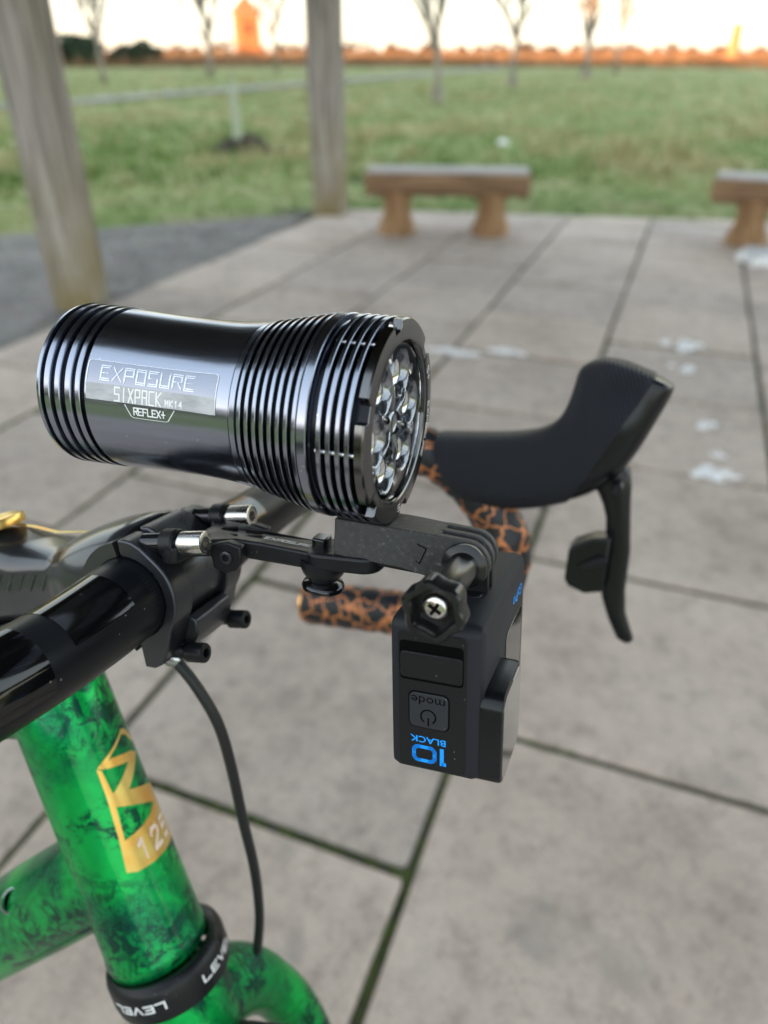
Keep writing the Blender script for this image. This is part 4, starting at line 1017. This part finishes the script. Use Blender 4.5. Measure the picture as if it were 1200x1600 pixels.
# ================================================================== BRACKET under the light
br = Thing('light_bracket', (-30, 0, -57), 'slim black bracket reaching forward from the stem bolts to carry the light and camera', 'bracket')
plan = [(-82.5,-12.5),(-82.5,-20.5),(-80.5,-22.3),(-77.6,-22.3),(-75.6,-20.5),(-74.5,-13),(-66,-10.5),(-59,-8),(-50,-6.6),(-30,-6.6),(-22,-7.5),(-22,7.5),(-30,6.6),(-50,6.6),(-59,8),(-66,10.5),(-74.5,13),(-75.6,20.5),(-77.6,22.3),(-80.5,22.3),(-82.5,20.5),(-82.5,12.5),(-77.5,5),(-77.5,-5)]
bz_ = lambda x: -49.5+(.03 if x > -60 else (-(x+60))*-.06)
br.part('yoke', B().prism(plan, lambda x, y, h: V(x, y, (-50+(x+60)*.10 if x < -60 else -50)+h), -6.6, 0), M['cleat'], bevel=.9, seg=3)
for sg in (-1, 1):
    br.part('bolt_eye', B().lathe([(-1.2,2.6),(-1.2,5),(-.6,5.6),(4.4,5.6),(5,5),(5,2.6)], V(-82.2,16.75*sg,-52.6), TB, 32), M['cleat'], smooth=35)
    br.part('cap_bolt', capscrew(V(-75.8,16.75*sg,-51.2), TB, 4.4, 10, 2.2, 3.4, 2.5), M['steel'], smooth=35)
    br.part('bolt_sleeve', B().lathe([(0,4.1),(9.2,4.1)], V(-92,16.75*sg,-54.4), TB, 28), M['blackchrome'], smooth=60)
    br.part('pivot_ear', B().prism([(-68,-52),(-60,-49.5),(-54.5,-50.5),(-54,-56),(-56.5,-60.5),(-61,-62.5),(-66,-61)], lambda x, z, h: V(x, h*sg, z), 8.4, 12.4), M['cleat'], bevel=.8)
br.part('pivot_bolt', capscrew(V(-60.3,-12.3,-55.6), (0,-1,0), 2.7, 1.0, 1.3), M['satin'], smooth=35)
sl_ = B()
for x, y, a in ((-68.5,3.5,25), (-64.5,-3.5,5), (-57,2.5,8)):
    ca, sa = cos(radians(a)), sin(radians(a)); sl_.prism([(x+px*ca-py*sa, y+px*sa+py*ca) for px, py in rrect(-3.4,-1.3,3.4,1.3,1.25,4)], lambda x, y, h: V(x, y, (-50+(x+60)*.10 if x < -60 else -50)+.05+h), -.3, 0)
br.part('slot', sl_, M['gap'])
br.part('bracket_lettering', strokes('EXPOSURE', 1.75, 1.9, .65, .3, lambda x, y, z: V(-41+x, y*1.0-.6, -49.93)), M['white'], smooth=0, fix=False)
br.part('cleat_plate', B().prism(rrect(-31.5,-9.2,-2.5,9.2,6.5,6), lambda x, y, h: V(x, y, -48+(x+17)*.09+h), -6.4, 0), M['cleat'], bevel=1.4, seg=3)
br.part('cleat_tongue', B().box((3,0,-49), (18,12,2.4)), M['cleat'], bevel=.6)
br.part('clamp_boss', B().lathe([(0,9.2),(-2.5,9.2),(-6,7.5),(-8.5,5.6)], V(-26.5,0,-53.5), (0.05,0,1), 36), M['cleat'], smooth=40)
br.part('thumb_nut', B().lathe([(2,4.2),(0,4.2),(-1.2,5.2),(-2.0,7.4),(-3.2,8.1),(-4.2,7.9),(-5,6),(-5.2,0)], V(-26.3,0,-61.3), (0.05,0,1), 48), M['blackchrome'], smooth=50)
br.part('release_catch', B().prism(rrect(-30.5,-3.6,-24.8,3.6,1.4,3), lambda x, y, h: V(x, y, -50+h), 0, 4.6), M['blackchrome'], bevel=.7)

# ================================================================== PRINTED CAMERA MOUNT
mo = Thing('camera_mount', (0, 0, -48), 'textured black 3D-printed arm with three fingers under the front of the light', 'camera mount')
PV = V(28, 0, -42.6)
b = B()
for x0, x1 in ((0,1),):
    st_ = [(-19.5,8.2,-34.4,-48.2),(5.5,8.2,-34.2,-48.4),(18,7.5,-34.4,-50.2)]
    b.loft([[V(x,-w_,zt), V(x,w_,zt), V(x,w_,zb), V(x,-w_,zb)] for x, w_, zt, zb in st_])
arm = mo.part('arm', b, M['printed'], bevel=.6)
mk = B(); ribbon(mk, [(11.2,-38.6),(14.2,-39.6),(12.4,-45)], .45, lambda x, z, h: V(x, -8.2+(x-5.5)*.056-.06, z)); ribbon(mk, [(11,-44.6),(12.2,-45.4)], .4, lambda x, z, h: V(x, -8.2+(x-5.5)*.056-.06, z))
mo.part('engraved_mark', mk, M['gap'], parent=arm, smooth=0, fix=False)
fing = [(17,-50.1),(17,-34.3)]+[(PV.x+8.1*cos(radians(a)), PV.z+8.1*sin(radians(a))) for a in range(92, -100, -8)]
for y0 in (-7.5, -1.5, 4.5): mo.part('finger', B().prism(fing, lambda x, z, h: V(x, h, z), y0, y0+3), M['printed'], bevel=.35)
ts = mo.part('thumb_screw', B().lathe([(6,4.2),(-7.6,4.2),(-7.6,7.4),(-8.4,7.8),(-10,7.6),(-10.8,6.4),(-11.2,5.4),(-12.5,5.0),(-38.6,5.0),(-39.4,5.6),(-40,6)], PV, (0,1,0), 40), M['knob'], smooth=40)
kn = B(); NK = 96
def kr(a, sc=1.0):
    q = (cos(6*(a-radians(75)))+1)/2; return (9.8-1.25*q**1.3)*sc
def kring(y, f_): return [PV+V(f_(2*pi*k/NK)*cos(2*pi*k/NK), y, f_(2*pi*k/NK)*sin(2*pi*k/NK)) for k in range(NK)]
hexr = lambda r: (lambda a: r*cos(pi/6)/cos(((a+.3) % (pi/3))-pi/6))
kn.loft([kring(-39, lambda a: 5.0), kring(-39.4, lambda a: kr(a,.86)), kring(-40.2, lambda a: kr(a)), kring(-46, lambda a: kr(a)), kring(-47, lambda a: kr(a,.93)), kring(-47.2, lambda a: hexr(7.7)(a)), kring(-46.6, lambda a: hexr(7.4)(a)), kring(-42, lambda a: hexr(6.6)(a)), kring(-42, lambda a: .3)], (True, True))
mo.part('thumb_knob', kn, M['knob'], parent=ts, smooth=32)
sc = B().lathe([(-41.8,4.2),(-43,4.2),(-44,3.7),(-44.4,2.7),(-44.5,.05)], PV, (0,1,0), 32)
ph_ = mo.part('knob_screw', sc, M['steel'], parent=ts, smooth=60)
cx_ = B()
for a in (.5, .5+pi/2): cx_.box(PV+V(0,-44.4,0), (4.4,.5,1.0), Matrix.Rotation(a, 3, 'Y'))
mo.part('screw_cross', cx_, M['gap'], parent=ts)

# ================================================================== ACTION CAMERA, hung upside down
GR = frame(-19.9, 5.95, -13.05); GC = bike(V(27.64, 4.65, -82.0))
ac = Thing('action_camera', (0,0,0), 'black action camera hung upside down from the printed mount, blue 10 on its side', 'camera', None, GR, GC)
hx_, hy_, hz_ = 15.5, 35.5, 27.5
def capsule_box(x0, x1, hy, hz, r, e, n=6):
    """rounded slab: outline rounded in y-z by r, front and back edges eased by e"""
    rings = []
    for x, k in ((x0, e), (x0+e*.3, e*.3), (x0+e, 0), (x1-e, 0), (x1-e*.3, e*.3), (x1, e)):
        rings.append([V(x, y, z) for y, z in rrect(-hy+k, -hz+k, hy-k, hz-k, max(.5, r-k), n)])
    return B().loft(rings)
gb_ = capsule_box(-15.5, 15.5, 35.5, 28.2, 4.2, 3.2)
gbody = ac.part('body', gb_, M['rubber'], smooth=30)
def side(x, z, o=0): return V(x, -35.5-o, z)
ac.part('side_panel', B().prism(rrect(-12.2,-25.6,10.6,24.5,1.6,3), lambda x, z, h: side(x, z, h), -.6, .22), M['plastic'], parent=gbody, bevel=.2)
ac.part('door_gap', B().prism(rrect(-11.6,7.0,9.6,21.0,1.4,3), lambda x, z, h: side(x, z, h), .05, .26), M['gap'], parent=gbody)
ac.part('door', B().prism(rrect(-11.3,8.0,9.3,17.3,1.3,3), lambda x, z, h: side(x, z, h), .1, .75), M['plastic'], parent=gbody, bevel=.35)
ac.part('button_gap', B().prism(rrect(-8.7,-10.1,5.2,3.4,2.3,5), lambda x, z, h: side(x, z, h), .1, .27), M['gap'], parent=gbody)
ac.part('mode_button', B().prism(rrect(-8.3,-9.7,4.8,3.0,2.1,5), lambda x, z, h: side(x, z, h), .1, .8), M['button'], parent=gbody, bevel=.35, seg=3)
up_ = lambda cx, cz, o: (lambda x, y, z: side(cx-x, cz-y, o))      # print runs upside down
ac.part('button_lettering', lettering('mode', 4.4, up_(-1.8,.6,.84), 1.15), M['gap'], parent=gbody, smooth=0, fix=False)
pw = B(); arc = [(2.5*cos(radians(a)), 2.5*sin(radians(a))) for a in range(130, 411, 20)]
ribbon(pw, arc, .5, up_(-1.8,-5.3,.84)); ribbon(pw, [(0,.6),(0,3.2)], .5, up_(-1.8,-5.3,.84))
ac.part('power_symbol', pw, M['gap'], parent=gbody, smooth=0, fix=False)
ac.part('small_lettering', lettering('BLACK', 3.3, up_(-1.9,-14.4,.28), 1.2, bold=.05), M['blue'], parent=gbody, smooth=0, fix=False)
tn_ = B(); q = up_(-1.7,-20.0,.28)
zero = rrect(-1.9,-2.6,5.2,2.6,1.7,5); ribbon(tn_, zero+[zero[0]], 1.3, q)
ribbon(tn_, [(-4.4,-2.6),(-4.4,2.6)], 1.35, q); ribbon(tn_, [(-5.2,2.6),(-4.9,2.6)], 1.3, q)
ac.part('number_lettering', tn_, M['blue'], parent=gbody, smooth=0, fix=False)
# lens block on the front, low and near
def lens_ring(x, k): return [V(x, y, z) for y, z in rrect(-34.3+k, -29+k, -3.5-k, 4.4-k, 5.2-k*.6, 6)]
ac.part('lens_block', B().loft([lens_ring(13.5,0), lens_ring(20.8,0), lens_ring(21.7,.35), lens_ring(22,1.1)]), M['lever'], parent=gbody, smooth=35)
ac.part('lens_cover', B().loft([lens_ring(21.9,1.4), lens_ring(22.15,1.5)]), M['lensglass'], parent=gbody)
ac.part('front_screen', B().prism(rrect(0,-22,29,9,3,5), lambda y, z, h: V(h, y, z), 15.4, 15.75), M['screen'], parent=gbody, bevel=.2)
ac.part('front_lettering', lettering('GoPro', 6.2, lambda x, y, z: V(15.62, 19.5-x, 16.8-y), 1.0, bold=.06), M['blue'], parent=gbody, smooth=0, fix=False)
sq = B()
for i, y in enumerate((-2.6,)): pass
# folding fingers and the recess they rise from
fy = -4.65; fpv = (GR.inverted() @ (bike(PV)-GC))*1000
for y0 in (fpv.y-4.35, fpv.y+1.65):
    pr = [(fpv.x-7, 26.5), (fpv.x-7, fpv.z)]+[(fpv.x+7*cos(radians(a)), fpv.z+7*sin(radians(a))) for a in range(172, 0, -8)]+[(fpv.x+7, fpv.z), (fpv.x+7, 26.5)]
    ac.part('mount_finger', B().prism(pr, lambda x, z, h: V(x, h, z), y0, y0+2.7), M['plastic'], parent=gbody, bevel=.4)
ac.part('finger_recess', B().prism(rrect(-10.5,-20.5,9.5,14,3,4), lambda x, y, h: V(x, y, h), 27.3, 27.6), M['gap'], parent=gbody)
ac.part('hinge_plate', B().prism(rrect(-9,fpv.y-9,9,fpv.y+9,2,3), lambda x, y, h: V(x, y, h), 27.4, 28.6), M['plastic'], parent=gbody, bevel=.4)
ac.part('top_plate', B().prism(rrect(-8,16,10.5,27,1.2,3), lambda x, y, h: V(x, y, h), 27.4, 28.1), M['button'], parent=gbody, bevel=.25)
